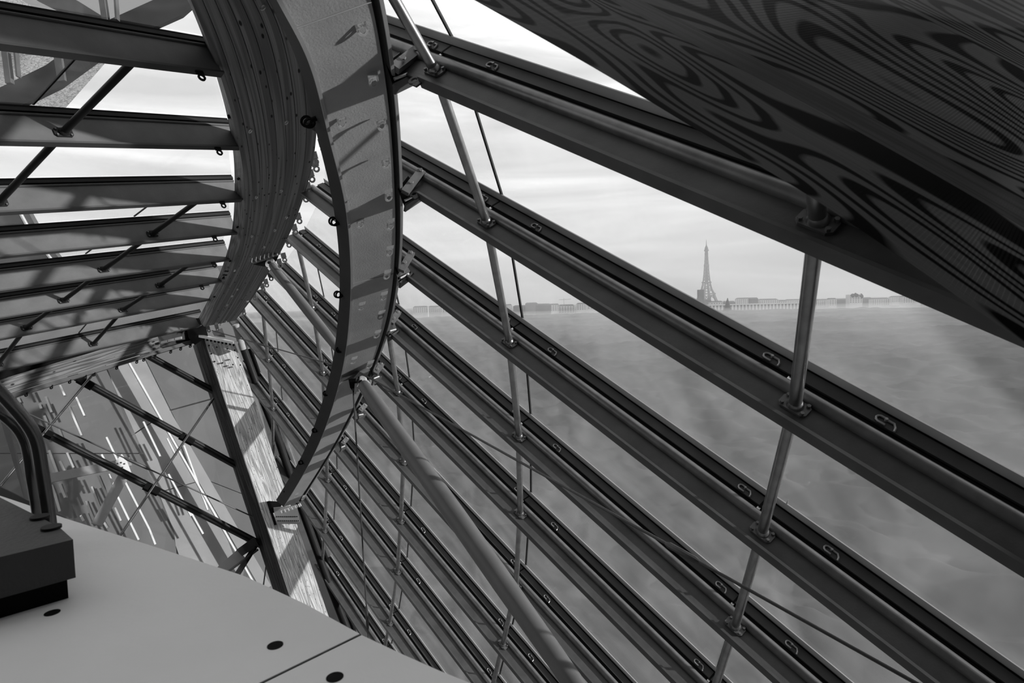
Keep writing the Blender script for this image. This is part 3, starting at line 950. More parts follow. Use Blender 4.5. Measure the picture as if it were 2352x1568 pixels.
# bolted bearing on the timber arch that carries the upper strut
q, i = on_arch2(612, 596)
zc = np.dot(q - V(0, 0, EYE), fwd)
bear = empty('strut_bearing', q, 'bolted steel bearing bar across the timber arch above the upper strut', 'bearing')
a, b = P(577, 601, zc - .15), P(644, 581, zc - .30)
MB().tube([a, b], .022, 8).build('bar', 'plate_steel', bear)
MB().prism([P(580, 607, zc - .1), P(640, 588, zc - .2), P(628, 612, zc - .2), P(606, 612, zc - .15)], [P(580, 607, zc - .05), P(640, 588, zc - .15), P(628, 612, zc - .15), P(606, 612, zc - .1)]).build('gusset', 'dark_steel', bear)
for k in range(7):
    o = a + (b - a) * ((k + .5) / 7) - up * 0
    MB().tube([o + WD(V(0, .045, -.02)), o + WD(V(0, -.03, -.04))], .011, 6).build('stud', 'bright_steel', bear)
# the two round struts
def strut(a, b, r, label, cap_mat='plate_steel'):
    e = empty('round_strut', b, label, 'strut')
    d = nrm(b - a); L = np.linalg.norm(b - a)
    pts = [a + d * x_ for x_ in (0, .03, .10, .35, L * .3, L * .5, L * .7, L - .35, L - .1, L)]
    MB().tube(pts, [r * .35, r * .62, r * .74, r * .82, r * .96, r, r * .96, r * .82, r * .7, r * .4], 24).build('shaft', 'strut_paint', e)
    sd = nrm(np.cross(d, fwd)) ; k = MB()
    k.ring(a - d * .03, sd, d, .085, .028, .03, tab=d * .07); k.build('end_plate', 'bright_steel', e, label='pale eye plate')
    MB().tube([a - d * .03 - fwd * .05, a - d * .03 + fwd * .05], .026, 10).build('pin', 'dark_steel', e)
    return e
strut(P(832, 880, 7.95), P(1375, 1650, 4.9), .112, 'thick grey round strut running down from the steel arch to lower right')
strut(P(622, 606, 10.0), P(806, 838, 8.75), .078, 'thinner grey round strut between the timber arch and the steel arch')
# bearing on the steel arch where the big strut starts
hb = empty('hinge_bracket', P(815, 862, 8.1), 'dark welded hinge on the steel arch at the head of the big strut', 'hinge')
MB().prism([P(784, 877, 8.0), P(826, 852, 8.05), P(838, 866, 8.05), P(812, 868, 7.95)], [P(784, 877, 8.3), P(826, 852, 8.35), P(838, 866, 8.35), P(812, 868, 8.25)]).build('upper_plate', 'dark_steel', hb)
MB().prism([P(800, 870, 7.95), P(818, 868, 7.95), P(815, 905, 7.95), P(804, 890, 7.95)], [P(800, 870, 8.15), P(818, 868, 8.15), P(815, 905, 8.15), P(804, 890, 8.15)]).build('lower_plate', 'black', hb)
MB().prism([P(815, 880, 7.9), P(821, 880, 7.9), P(818, 905, 7.9), P(813, 903, 7.9)], [P(815, 880, 7.94), P(821, 880, 7.94), P(818, 905, 7.94), P(813, 903, 7.94)]).build('fork', 'bright_steel', hb)

# ------------------------------------------------------------------ cables
def cable(pts, r, tb0, tb1, label, n=8):
    e = empty('stay_cable', pts[0], label, 'cable')
    MB().tube(pts, r, n).build('cable', 'cable', e)
    if tb0 is not None:
        a, b = tb0, tb1
        m_ = [a + (b - a) * k for k in (0, .12, .88, 1)]
        MB().tube(m_, [r * 1.1, r * 2.1, r * 2.1, r * 1.1], 8).build('turnbuckle', 'cable', e)
def lerp_px(p, q, k):
    return p + (q - p) * k
a, b = P(828, 856, 7.9), P(2150, 1594, 3.45)
o = V(0, 0, EYE)
def at_px(a, b, px):          # point on the 3D line seen at column px
    ca, cb = a - o, b - o
    f = lambda c: V(np.dot(c, rt), np.dot(c, up), np.dot(c, fwd))
    A_, B_ = f(ca), f(cb)
    k = (px - 1176) / F
    t = (k * A_[2] - A_[0]) / ((B_[0] - A_[0]) - k * (B_[2] - A_[2]))
    return a + (b - a) * t
cable([a, b], .0125, at_px(a, b, 1528), at_px(a, b, 1606), 'long stay cable crossing the right glass slope from the arch hinge')
a, b = P(811, 892, 7.95), P(848, 1500, 9.2)
cable([a, b], .011, lerp_px(a, b, .80), lerp_px(a, b, .90), 'hanging stay cable dropping from the arch hinge to the ledge')
a, b = P(487, 759, 13.0), P(768, 838, 9.0)
cable([a, b], .011, at_px(a, b, 588), at_px(a, b, 608), 'stay cable from the foot of the timber arch to the steel arch')

# ------------------------------------------------------------------ timber post, sill beam and node
zp0, zp1 = 14.0, 12.3
def zpost(y): return zp0 + (zp1 - zp0) * (y - 780) / 620
post = empty('timber_post', P(700, 1500, 12), 'leaning laminated timber post with a sunlit pale front face', 'post')
ys = [776, 900, 1020, 1150, 1280, 1420, 1560]
fl = [P(470 + (y - 776) * .3325, y, zpost(y)) for y in ys]
fr_ = [P(540 + (y + 12 - 788) * .3425, y + 12, zpost(y) + .1) for y in ys]
sl = [P(443 + (y + 18 - 794) * .329, y + 18, zpost(y) + .55) for y in ys]
sb = [s_ - l for s_, l in zip(sl, fl)]
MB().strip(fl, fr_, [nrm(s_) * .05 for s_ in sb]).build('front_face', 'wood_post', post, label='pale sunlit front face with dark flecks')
MB().strip([l + nrm(s_) * .052 for l, s_ in zip(fl, sb)], sl, [nrm(r_ - l) * .5 for l, r_ in zip(fl, fr_)]).build('side_face', 'wood_post_shade', post, label='side face darkened for shade')
for (lx, ly) in [(480, 793), (498, 797), (522, 801), (539, 804), (486, 812), (546, 821), (493, 830), (511, 833), (535, 837), (552, 838)]:
    z = zpost(ly)
    MB().tube([P(lx, ly, z - .01), P(lx, ly, z + .03)], .018, 8).build('plug', 'black', post)
# steel shoe and socket at the foot of the steel arch
shoe = empty('arch_shoe', P(655, 1180, 12.7), 'pale steel shoe plate with two rows of holes under the steel arch foot', 'plate')
zz = zpost(1180) - .12
MB().prism([P(628, 1165, zz), P(682, 1160, zz), P(690, 1203, zz), P(634, 1203, zz)], [P(628, 1165, zz + .05), P(682, 1160, zz + .05), P(690, 1203, zz + .05), P(634, 1203, zz + .05)]).build('plate', 'arch_rim', shoe)
MB().prism([P(612, 1152, zz), P(618, 1150, zz), P(636, 1204, zz), P(630, 1206, zz)], [P(612, 1152, zz + .3), P(618, 1150, zz + .3), P(636, 1204, zz + .3), P(630, 1206, zz + .3)]).build('flange', 'black', shoe)
MB().prism([P(617, 1150, zz + .02), P(650, 1152, zz + .02), P(640, 1175, zz + .02), P(626, 1178, zz + .02)], [P(617, 1150, zz + .1), P(650, 1152, zz + .1), P(640, 1175, zz + .1), P(626, 1178, zz + .1)]).build('rear_plate', 'dark_steel', shoe)
h = MB()
for r_ in range(2):
    for k in range(11):
        x_, y_ = 636 + r_ * 3 + k * 4.6, 1186 + r_ * 9.5
        h.tube([P(x_, y_, zz - .004), P(x_, y_, zz + .02)], .014, 6)
h.build('holes', 'black', shoe, kind='stuff')
pins = MB()
for k in range(6):
    x_, y_ = 647 + k * 8, 1172 - k * 3.0
    MB().tube([P(x_, y_, zz - .10), P(x_ + 3, y_ + 6, zz - .12)], .03, 8).build('clevis', 'bright_steel', shoe)
# node box where timber arch, post and sill meet
nb = empty('steel_node', P(460, 770, 13.5), 'black steel node box where the timber arch meets the post', 'node')
MB().prism([P(425, 735, 13.3), P(468, 728, 13.3), P(478, 772, 13.3), P(447, 792, 13.3), P(433, 775, 13.3)], [P(425, 735, 14.1), P(468, 728, 14.1), P(478, 772, 14.1), P(447, 792, 14.1), P(433, 775, 14.1)]).build('box', 'dark_steel', nb)
a, b = P(463, 772, 13.2), P(541, 787, 13.4)
MB().cbox((a + b) / 2, b - a, up * .05, fwd * .25).build('ledge_plate', 'bright_steel', nb, label='bright ledge plate with studs')
for k in range(9):
    c = a + (b - a) * ((k + .5) / 9) - up * .06
    MB().tube([c - up * .02, c + up * .03], .022, 6).build('stud', 'dark_steel', nb)
a, b = P(488, 760, 13.25), P(520, 772, 13.7)
MB().prism([P(487, 762, 13.6), P(510, 753, 13.6), P(518, 775, 13.6), P(492, 771, 13.6)], [P(487, 762, 13.9), P(510, 753, 13.9), P(518, 775, 13.9), P(492, 771, 13.9)]).build('cover', 'pale_panel', nb)

sill = empty('timber_sill_beam', P(200, 840, 12), 'long laminated timber beam under the left roof beams, with dark knots', 'beam')
xs = [-60, 0, 60, 120, 180, 240, 300, 360]
def zs_(x_): return 10.4 + (x_ / 440) * 3.0
tp = [P(x_, 871 - .297 * x_, zs_(x_)) for x_ in xs]
bt = [P(x_ + 6, 909 - .297 * x_ + (-.0 * x_), zs_(x_)) for x_ in xs]
NB = 5
for k in range(NB):
    MB().strip([t + (b_ - t) * (k / NB + .006) for t, b_ in zip(tp, bt)], [t + (b_ - t) * ((k + 1) / NB - .006) for t, b_ in zip(tp, bt)], WD(V(-.05, .02, .22)) * (1 + .03 * (k % 2))).build('lamella', 'wood_sill', sill)
xs2 = xs + [440]
MB().strip([P(x_ + 6, 910 - .297 * x_, zs_(x_) - .02) for x_ in xs2], [P(x_ + 6, 920 - .297 * x_ - (x_ * .006), zs_(x_) - .02) for x_ in xs2], WD(V(0, 0, .1))).build('lower_flange', 'left_edge', sill, label='plain grey steel flange under the timber')
MB().strip([P(x_, 846 - .262 * x_, zs_(x_) + .15) for x_ in xs2], [P(x_, 872 - .297 * x_, zs_(x_) + .15) for x_ in xs2], WD(V(0, 0, .1))).build('upper_channel', 'black', sill)
MB().strip([P(x_, 769 - .22 * (x_ - 350), zs_(x_) + .02) for x_ in (352, 395, 438)], [P(x_, 803 - .25 * (x_ - 350), zs_(x_) + .02) for x_ in (352, 395, 438)], WD(V(0, 0, .2))).build('end_box', 'dark_steel', sill)
for (x_, y_, w_) in ((378, 785, 14), (394, 781, 12), (410, 777, 14)):
    MB().cbox(P(x_, y_, 12.8), WD(V(.13, .03, 0)), up * .05, fwd * .05).build('jack', 'bright_steel', sill)
for k, x_ in enumerate((60, 118, 160, 196, 216, 268, 314, 330, 345, 356, 392, 415, 437)):
    MB().ring(P(x_, 925 - .297 * x_, zs_(x_) - .05), nrm(WD(V(1, .2, 0))), up, .03, .012, .015, n=10, tab=up * .03).build('lug', 'dark_steel', sill)

# pipe and frame right of the post
pe = [(541, 742, 13.8), (560, 802, 14.1), (592, 890, 14.3), (640, 1012, 14.2), (690, 1160, 13.8), (745, 1312, 13.4), (795, 1440, 13.1), (840, 1560, 12.8)]
fp = empty('edge_pipe', P(640, 1012, 14.2), 'dark round pipe running down the right side of the timber post', 'pipe')
MB().tube([P(*q) for q in pe], .085, 14).build('pipe', 'dark_steel', fp)
MB().tube([P(541, 745, 13.7), P(558, 802, 13.9)], .075, 12).build('sleeve', 'arch_rim', fp, label='pale sleeve at the pipe head')
MB().strip([P(x_ + 7, y_, z_ + .2) for x_, y_, z_ in pe[1:]], [P(x_ + 15, y_ - 2, z_ + .2) for x_, y_, z_ in pe[1:]], fwd * .1).build('gutter', 'black', fp)
for (x_, y_) in ((640, 1018), (745, 1305)):
    pass
fr2 = empty('steel_edging', P(700, 1160, 14.3), 'grey steel edge frame of the glass slope beside the timber post', 'frame')
MB().strip([P(546, 745, 14.6), P(570, 800, 14.7)], [P(553, 742, 14.6), P(577, 797, 14.7)], fwd * .1).build('upper_piece', 'left_steel', fr2)
MB().strip([P(648, 1012, 14.5), P(700, 1160, 14.2), P(748, 1298, 13.9)], [P(655, 1010, 14.5), P(713, 1160, 14.2), P(751, 1290, 13.9)], fwd * .1).build('lower_piece', 'left_steel', fr2)

# ------------------------------------------------------------------ lower left facade
pa, pb, pc = P(0, 895, 11.2), P(440, 790, 14.3), P(670, 1390, 13.2)
FN = nrm(np.cross(pb - pa, pc - pa))
FPL = (pa, FN)
if np.dot(FN, fwd) < 0: FN = -FN
def fpt(x_, y_, o_=0.0):
    return on_plane(x_, y_, (pa + FN * o_, FN))
mull = [((300, 795), (500, 903)), ((150, 852), (560, 1078)), ((40, 960), (610, 1256))]
for k, (a, b) in enumerate(mull):
    lab = ['shortest dark mullion behind the timber post, highest of three', 'long dark mullion across the lower left glazing, middle of three', 'longest dark mullion across the lower left glazing, lowest of three'][k]
    e = empty('facade_mullion', fpt(*b), lab, 'mullion', 'mullions of the lower left glazing')
    A_, B_ = fpt(*a), fpt(*b); d = nrm(B_ - A_); s_ = nrm(np.cross(d, FN))
    MB().cbox((A_ + B_) / 2, B_ - A_, s_ * .12, FN * .10).build('bar', 'dark_steel', e)
    MB().cbox((A_ + B_) / 2 - FN * .06, B_ - A_, s_ * .03, FN * .03).build('cap', 'extrusion', e)
rods = [((216, 856), (0, 1116)), ((490, 915), (270, 1238))]
for k, (a, b) in enumerate(rods):
    e = empty('facade_tie_rod', fpt(*b, -.2), ['bright steel tie rod across the lower left glazing, left one', 'bright steel tie rod across the lower left glazing, right one beside the post'][k], 'rod', 'tie rods of the lower left glazing')
    MB().tube([fpt(*a, -.2), fpt(*b, -.2)], .026, 12).build('rod', 'rail_steel', e)
    for j, c in enumerate([[(196, 880), (101, 993)], [(429, 1009), (348, 1124)]][k]):
        MB().cbox(fpt(*c, -.12), nrm(fpt(*mull[1][1]) - fpt(*mull[1][0])) * .3, nrm(fpt(*b) - fpt(*a)) * .12, FN * .1).build('clamp', 'black', e)
a, b = fpt(52, 944, -.6), fpt(580, 1186, -.35)
cable([a, b], .014, at_px(a, b, 285), at_px(a, b, 345), 'stay cable crossing the lower left glazing in front of the mullions')
# panes of this glazing
w3 = empty('window_3', fpt(300, 1000), kind='structure')
grid = [((-80, 830), (300, 760), (150, 830), (-80, 900)), ]
def fquad(q):
    ps = [fpt(*c, .02) for c in q]
    MB().prism(ps, [p_ + FN * .012 for p_ in ps]).build('pane', 'glass', w3)
fquad([(300, 790), (500, 900), (480, 780), (440, 765)])
fquad([(150, 850), (430, 1008), (492, 912), (500, 900), (300, 797), (260, 810)])
fquad([(430, 1010), (560, 1078), (500, 904), (492, 914)])
fquad([(100, 990), (348, 1122), (429, 1010), (186, 876)])
fquad([(348, 1124), (610, 1256), (560, 1080), (430, 1011)])
fquad([(-60, 1190), (0, 1113), (100, 992), (40, 960), (-60, 905)])
fquad([(0, 1115), (270, 1245), (347, 1125), (101, 993)])
fquad([(270, 1246), (640, 1420), (610, 1258), (348, 1126)])
# knee bracket near the post foot
kb = empty('knee_bracket', P(540, 1290, 13.0), 'pale steel knee bracket with black struts beside the timber post', 'bracket')
MB().prism([P(490, 1310, 13.1), P(545, 1262, 13.1), P(565, 1282, 13.1), P(516, 1316, 13.1)], [P(490, 1310, 13.3), P(545, 1262, 13.3), P(565, 1282, 13.3), P(516, 1316, 13.3)]).build('arm', 'pale_panel', kb)
MB().prism([P(543, 1262, 13.05), P(584, 1232, 13.05), P(594, 1252, 13.05), P(556, 1277, 13.05)], [P(543, 1262, 13.25), P(584, 1232, 13.25), P(594, 1252, 13.25), P(556, 1277, 13.25)]).build('head', 'dark_steel', kb)
MB().tube([P(590, 1248, 13.1), P(537, 1328, 13.1)], .05, 8).build('strut', 'black', kb)
MB().tube([P(588, 1256, 13.0), P(545, 1325, 13.0)], .03, 8).build('strut', 'black', kb)
MB().tube([P(518, 1317, 13.0), P(592, 1262, 13.0)], .025, 8).build('lower_edge', 'dark_steel', kb)
MB().tube([P(611, 1300, 13.4), P(604, 1352, 13.4)], .015, 6).build('drop_rod', 'black', kb)

# the pale neighbouring building seen through that glazing
def blt(x_, y_, o_):
    return fpt(x_, y_, o_)
nbld = empty('neighbour_wall', blt(300, 1100, 5), 'pale panelled outer shell of the building behind the lower left glazing', 'building')
cells = [
    ([(-120, 760), (210, 760), (250, 860), (330, 1040), (-120, 1040)], 'grey_panel'),
    ([(212, 760), (300, 760), (390, 940), (300, 1000), (252, 860)], 'pale_panel'),
    ([(302, 760), (470, 760), (520, 905), (392, 940)], 'grey_panel'),
    ([(302, 1002), (391, 942), (470, 1100), (362, 1130)], 'pale_panel'),
    ([(393, 943), (521, 908), (600, 1150), (472, 1100)], 'grey_panel'),
    ([(-120, 1042), (330, 1042), (400, 1220), (420, 1400), (-120, 1400)], 'grey_panel'),
    ([(363, 1132), (471, 1102), (560, 1290), (430, 1330)], 'pale_panel'),
    ([(473, 1102), (601, 1152), (700, 1450), (600, 1450)], 'grey_panel'),
    ([(422, 1332), (560, 1292), (640, 1450), (440, 1450)], 'pale_panel')]
for q, m_ in cells:
    ps = [blt(x_, y_, 5.0) for x_, y_ in q]
    MB().prism(ps, [p_ + FN * .3 for p_ in ps]).build('panel', m_, nbld)
bk = [blt(*q, 5.6) for q in ((-400, 700), (520, 640), (760, 1560), (-400, 1560))]
MB().prism(bk, [p_ + FN * .4 for p_ in bk]).build('backing', 'grey_panel', nbld)
# reflections in the glass, built as bright slats
scr = empty('reflection_streaks', blt(200, 1100, 4), 'glass reflections built as bright slanting slats behind the lower left glazing', 'screen')
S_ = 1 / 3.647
streaks = [(380, 330, 430, 460), (500, 235, 540, 320), (370, 490, 400, 560), (575, 410, 680, 655), (635, 335, 705, 490), (490, 600, 525, 690), (410, 780, 480, 970), (500, 870, 550, 975), (560, 800, 615, 925), (430, 1070, 460, 1150), (500, 1060, 545, 1175), (460, 1150, 500, 1290),
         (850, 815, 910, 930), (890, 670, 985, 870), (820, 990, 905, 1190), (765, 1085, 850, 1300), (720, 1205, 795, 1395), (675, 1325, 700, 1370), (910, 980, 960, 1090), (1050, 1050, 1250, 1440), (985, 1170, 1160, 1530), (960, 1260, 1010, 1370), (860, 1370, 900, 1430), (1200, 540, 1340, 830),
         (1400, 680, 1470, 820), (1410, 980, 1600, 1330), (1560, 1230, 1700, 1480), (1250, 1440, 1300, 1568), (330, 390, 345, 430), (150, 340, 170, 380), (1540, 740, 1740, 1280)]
for (x0, y0, x1, y1) in streaks:
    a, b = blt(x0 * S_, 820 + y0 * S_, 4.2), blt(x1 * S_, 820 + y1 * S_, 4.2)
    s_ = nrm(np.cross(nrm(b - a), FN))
    MB().cbox((a + b) / 2, b - a, s_ * .045, FN * .03).build('slat', 'bright_strip', scr)  # bright strip imitating a reflection in the glazing
    MB().cbox((a + b) / 2 + s_ * .06 + FN * .10, b - a, s_ * .05, FN * .02).build('dark_streak', 'grey_panel', scr)  # darker strip of the same imitated reflection
# long bright rail and its pale plate
rl = empty('long_rail', blt(300, 840, 4), 'long bright steel rail running diagonally behind the lower left glazing', 'rail')
a, b = blt(296, 833, 4.0), blt(590, 1352, 4.0)
s_ = nrm(np.cross(nrm(b - a), FN))
MB().cbox((a + b) / 2, b - a, s_ * .05, FN * .05).build('rail', 'bright_strip', rl)
a2, b2 = blt(312, 833, 4.3), blt(612, 1352, 4.3)
MB().cbox((a2 + b2) / 2, b2 - a2, s_ * .30, FN * .04).build('plate', 'pale_panel', rl)
br = empty('diagonal_brace', blt(285, 1070, 3.8), 'pale crossed brace with a bright perforated gusset plate', 'brace')
for (q0, q1, w_) in (((105, 1100), (300, 1060), .22), ((222, 1205), (285, 1090), .24)):
    a, b = blt(*q0, 3.8), blt(*q1, 3.8)
    s_ = nrm(np.cross(nrm(b - a), FN))
    MB().cbox((a + b) / 2, b - a, s_ * w_, FN * .05).build('arm', 'pale_panel', br)
gq = [blt(x_ * S_, 820 + y_ * S_, 3.6) for x_, y_ in ((970, 870), (1020, 810), (1060, 860), (1115, 1005), (1080, 1012), (1010, 975), (990, 940))]
MB().prism(gq, [p_ + FN * .04 for p_ in gq]).build('gusset', 'bright_strip', br, label='bright perforated gusset plate')
for (x_, y_) in ((985, 890), (1015, 882), (1043, 892), (996, 930), (1026, 922), (1037, 962), (1066, 972)):
    c = blt(x_ * S_, 820 + y_ * S_, 3.58)
    MB().tube([c, c + FN * .04], .02, 8).build('bolt_hole', 'dark_steel', br)

# ------------------------------------------------------------------ outer structure seen past the left roof
osh = empty('outer_sail_panel', P(100, 150, 12), 'hammered translucent outer roof panel between the two topmost left beams', 'panel')
MB().prism([P(-300, -200, 10.5), P(262, 122, 10.5), P(118, 285, 10.5), P(-300, 285, 10.5)], [P(-300, -200, 10.6), P(262, 122, 10.6), P(118, 285, 10.6), P(-300, 285, 10.6)]).build('sheet', 'hammered', osh)
osb = empty('outer_roof_frame', P(200, 40, 9.8), 'dark outer roof girder seen through the top left panes', 'girder')
def bar_px(pts, w_, z, nm, mat, e, tk=.08):
    A_ = [P(x_, y_, z) for x_, y_ in pts]
    d = nrm(A_[-1] - A_[0]); s_ = nrm(np.cross(d, fwd)) * w_
    MB().strip([p_ - s_ / 2 for p_ in A_], [p_ + s_ / 2 for p_ in A_], fwd * tk).build(nm, mat, e)
bar_px([(480, -60), (400, 10), (262, 72), (120, 175), (-60, 262)], .42, 9.8, 'bent_plate', 'dark_steel', osb)
bar_px([(90, -20), (170, 20), (250, 70)], .28, 9.6, 'brace', 'beam_steel_shaded', osb)
bar_px([(230, -20), (242, 62)], .09, 9.55, 'post', 'beam_steel_shaded', osb)
bar_px([(262, -20), (266, 44)], .03, 9.55, 'rod', 'beam_steel_shaded', osb)
bar_px([(8, 110), (18, 190)], .09, 9.55, 'post', 'beam_steel_shaded', osb)
bar_px([(32, 115), (38, 175)], .03, 9.55, 'rod', 'beam_steel_shaded', osb)
bar_px([(130, 120), (140, 185)], .12, 9.75, 'post', 'beam_edge', osb)
osp = empty('outer_pale_shell', P(180, 20, 11.5), 'pale outer shell panel beyond the topmost left beam', 'panel')
MB().prism([P(-300, -250, 11.2), P(430, -250, 11.2), P(400, 0, 11.2), P(262, 60, 11.2), P(80, 160, 11.2), P(-300, 260, 11.2)], [P(-300, -250, 11.35), P(430, -250, 11.35), P(400, 0, 11.35), P(262, 60, 11.35), P(80, 160, 11.35), P(-300, 260, 11.35)]).build('sheet', 'stone', osp)
och = empty('outer_curved_shell', P(60, 560, 19), 'grey curved outer shell showing between the third and fifth left beams', 'shell')
crv = smooth_path([(40, 440), (72, 500), (97, 542), (140, 598), (180, 645), (230, 700)], 5)
A_ = [P(-260, y_, 19) for x_, y_ in crv]; B_ = [P(x_ - 26, y_, 19) for x_, y_ in crv]
MB().strip(A_, B_, fwd * .2).build('sheet', 'grey_panel', och)
MB().strip([P(x_ - 24, y_, 18.9) for x_, y_ in crv], [P(x_ - 20, y_, 18.9) for x_, y_ in crv], fwd * .1).build('edge_light_strip', 'bright_strip', och)
MB().strip([P(x_ - 19, y_, 19) for x_, y_ in crv], [P(x_, y_, 19) for x_, y_ in crv], fwd * .2).build('rim', 'beam_edge', och)
oc2 = empty('outer_low_roof', P(250, 780, 22), 'pale low roof showing in gaps between the lowest left beams', 'roof')
MB().prism([P(-300, 668, 22), P(170, 655, 22), P(330, 640, 22), P(430, 610, 22), P(560, 610, 22), P(560, 800, 22), P(-300, 900, 22)], [P(-300, 668, 22.5), P(170, 655, 22.5), P(330, 640, 22.5), P(430, 610, 22.5), P(560, 610, 22.5), P(560, 800, 22.5), P(-300, 900, 22.5)]).build('shell', 'pale_panel', oc2)

# an opaque panel added up to the right, above the picture: it keeps the upper left beams in shade
ors = empty('added_shade_panel', W(V(4.2, 5.5, 2.5)), 'opaque panel added for shade above the right glass slope, outside the picture', 'panel')
MB().prism([W(V(4.0, 3.75, -1.5)), W(V(4.0, 3.95, 5.2)), W(V(4.6, 9, 4.6)), W(V(4.6, 9, -1.5))], [W(V(4.15, 3.75, -1.5)), W(V(4.15, 3.95, 5.2)), W(V(4.75, 9, 4.6)), W(V(4.75, 9, -1.5))]).build('sheet', 'grey_panel', ors)

# ------------------------------------------------------------------ near ledge, block and handrail
HL = EYE - .80
ledge_edge = [(-60, 1118), (60, 1158), (150, 1190), (280, 1231), (420, 1276), (560, 1322), (700, 1386), (829, 1452)]
le2 = [(831, 1453), (920, 1500), (1010, 1540), (1090, 1572), (1230, 1650)]
leg = empty('cladding_ledge', on_height(600, 1480, HL), 'broad pale panelled ledge filling the lower left foreground', 'ledge')
def slab(top, name, mat, par, dz=-.03):
    MB().prism([p_ + V(0, 0, dz) for p_ in top], top).build(name, mat, par)
e1 = [on_height(x_, y_, HL) for x_, y_ in ledge_edge]
j0 = on_height(826, 1455, HL); j1 = on_height(586, 1572, HL); jd = nrm(j1 - j0)
nearL = [j0 + jd * 1.6, V(-3.2, .1, HL), V(-4.2, 2.6, HL)]
slab(e1[:-1] + [j0] + nearL, 'panel', 'cladding', leg)
e2 = [on_height(x_, y_, HL) for x_, y_ in le2]
off_ = nrm(V(-jd[1], jd[0], 0)) * .009
if np.dot(off_, V(1, 0, 0)) < 0: off_ = -off_
slab([j0 + off_] + e2[1:] + [V(.35, .75, HL), V(.2, .2, HL), j0 + jd * 1.6 + off_], 'panel', 'cladding', leg)
full = e1[:-1] + e2 + [V(.35, .75, HL), V(.2, .2, HL), V(-3.2, .1, HL), V(-4.2, 2.6, HL)]
MB().prism([p_ + V(0, 0, -.35) for p_ in full], [p_ + V(0, 0, -.0305) for p_ in full]).build('substrate', 'black', leg)
je = j0 + jd * 1.5
MB().prism([j0 + V(0, 0, -.028), j0 + off_ + V(0, 0, -.028), je + off_ + V(0, 0, -.028), je + V(0, 0, -.028)], [j0 + V(0, 0, -.003), j0 + off_ + V(0, 0, -.003), je + off_ + V(0, 0, -.003), je + V(0, 0, -.003)]).build('joint_filler', 'black', leg)
for (x_, y_) in ((120, 1407), (632, 1482), (769, 1555)):
    c = on_height(x_, y_, HL)
    MB().tube([c + V(0, 0, -.002), c + V(0, 0, .0012)], .0185, 24).build('fixing_hole', 'black', leg)

HB, HT = EYE - .74, EYE - .63
bk_ = empty('stone_block', on_height(175, 1327, HB), 'grey slab block on short feet carrying the bent handrail', 'block')
c0 = on_height(174, 1326, HB); c1 = on_height(-60, 1391, HB); c2 = on_height(135, 1209, HT); c3 = on_height(-40, 1122, HT)
c2 = V(c2[0], c2[1], HB); c3 = V(c3[0], c3[1], HB)
loop = [c0, c2, c3, V(c3[0] - .5, c3[1] - .8, HB), c1]
MB().prism(loop, [V(p_[0], p_[1], HT) for p_ in loop]).build('slab', 'block', bk_)
ctr = sum(loop) / len(loop)
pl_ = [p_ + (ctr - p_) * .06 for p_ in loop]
MB().prism([V(p_[0], p_[1], HL) for p_ in pl_], [V(p_[0], p_[1], HB + .001) for p_ in pl_]).build('block_shadow', 'black', bk_)  # black prism standing in for the cast shadow under the slab
for cc in (c0 * .55 + c3 * .45, c1 * .6 + c3 * .4):
    MB().tube([V(cc[0], cc[1], HL), V(cc[0], cc[1], HB + .01)], .05, 12).build('foot', 'dark_steel', bk_)
hr = empty('bent_handrail', on_height(116, 1208, HT), 'pair of bent steel handrail tubes rising off the slab block at left', 'handrail')
o1 = smooth_path([(116, 1212, 2.06), (108, 1150, 2.05), (98, 1090, 2.03), (88, 1030, 2.0), (78, 998, 1.98), (58, 966, 1.95), (20, 922, 1.9), (-40, 860, 1.8)], 5)
o2 = smooth_path([(90, 1190, 2.2), (82, 1140, 2.17), (74, 1090, 2.13), (66, 1040, 2.1), (57, 1008, 2.07), (38, 978, 2.04), (0, 944, 2.0), (-50, 900, 1.9)], 5)
MB().tube([P(*q) for q in o1], .020, 18).build('outer_tube', 'rail_steel', hr)
MB().tube([P(*q) for q in o2], .020, 18).build('inner_tube', 'rail_steel', hr)
for q, z_ in (((118, 1214), HT), ((92, 1190), HT)):
    c = on_height(q[0], q[1], HT)
    MB().tube([c, c + V(0, 0, .008)], .026, 16).build('rosette', 'dark_steel', hr)
lp = empty('leaning_plate', P(30, 1060, 3.2), 'thin grey upright plate behind the bent handrail at the left edge', 'plate')
MB().prism([P(2, 968, 3.2), P(24, 985, 3.3), P(68, 1150, 3.3), P(56, 1147, 3.2)], [P(2, 968, 3.24), P(24, 985, 3.34), P(68, 1150, 3.34), P(56, 1147, 3.24)]).build('plate', 'beam_steel_shaded', lp)
MB().prism([P(-20, 1108, 3.0), P(70, 1152, 3.0), P(80, 1182, 3.0), P(-20, 1140, 3.0)], [P(-20, 1108, 3.3), P(70, 1152, 3.3), P(80, 1182, 3.3), P(-20, 1140, 3.3)]).build('base', 'pale_panel', lp)

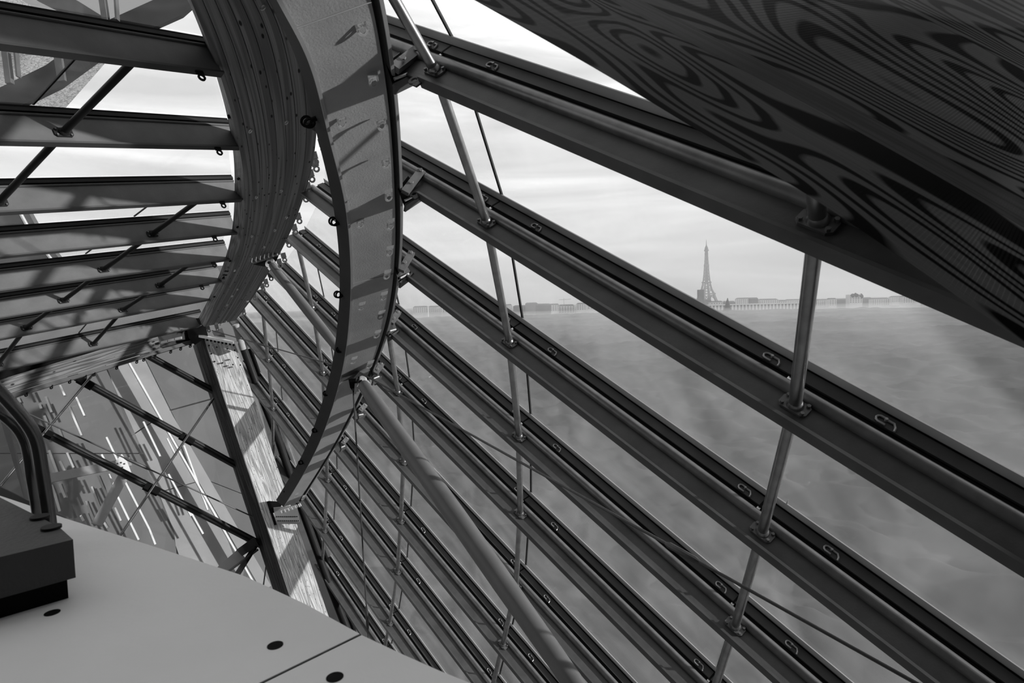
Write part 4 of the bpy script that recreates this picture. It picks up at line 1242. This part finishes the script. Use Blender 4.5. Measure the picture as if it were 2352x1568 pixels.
# ------------------------------------------------------------------ the big near timber beam, upper right
K = [
    [(1000, -50), (1350, 148), (1600, 298), (1850, 445), (2100, 612), (2420, 830)],
    [(1130, -60), (1420, 95), (1680, 235), (1930, 385), (2170, 535), (2440, 715)],
    [(1290, -60), (1560, 85), (1800, 210), (2030, 335), (2240, 455), (2460, 585)],
    [(1350, -60), (1620, 75), (1850, 190), (2070, 305), (2270, 415), (2470, 520)],
    [(1590, -60), (1820, 45), (2010, 140), (2180, 235), (2330, 320), (2490, 400)],
    [(1900, -60), (2060, 10), (2200, 80), (2320, 145), (2420, 200), (2520, 255)],
    [(2250, -70), (2330, -35), (2400, 0), (2460, 30), (2520, 60), (2580, 90)]]
zk = [1.95, 1.65, 1.5, 1.36, 1.24, 1.1, .82]
for row in K:
    row.append((row[-1][0] * 2.3 - row[-2][0] * 1.3 + 330, row[-1][1] * 2.3 - row[-2][1] * 1.3 + 180))
KP = [[P(x_, y_, z_ + .04 * k) for (x_, y_), z_ in [(q[:2], q[2]) for q in smooth_path([(x_, y_, z_) for (x_, y_), z_ in zip(row, zk)], 24)]] for k, row in enumerate(K)]
big = empty('near_timber_beam', KP[0][0], 'huge dark laminated timber beam with swirling black grain, upper right', 'beam')
for k, (k0, k1) in enumerate(((0, 2), (2, 3), (3, 5), (5, 6))):
    A_, B_ = KP[k0], KP[k1]
    cr_ = [nrm(b - a) for a, b in zip(A_, B_)]
    dep = WD(V(.10, .12, .16))
    MB().strip([a + c_ * .0006 for a, c_ in zip(A_, cr_)], [b - c_ * .0006 for b, c_ in zip(B_, cr_)], dep, vw=(.26, .09, .30, .3)[k], smooth=False).build('lamella', 'wood_near_plain' if k == 1 else 'wood_near', big)
# torn corners of protective film on two panes
for (pts, i_) in ((((1879, 880), (1897, 847), (1893, 867), (1902, 884)), 2), (((1796, 1172), (1811, 1146), (1808, 1163), (1816, 1176)), 3)):
    pl = (S1.p(i_, -1, .268), nrm(S1.p(i_, 0, 1) - S1.p(i_, 0)))
    q = [on_plane(x_, y_, pl) for x_, y_ in pts]
    f_ = MB().prism(q, [p_ - pl[1] * .002 for p_ in q]).build('film_scrap', 'frit', None, 'torn white scrap of film on the glass above the %s glazing beam' % ('second' if i_ == 2 else 'third'), 'film')
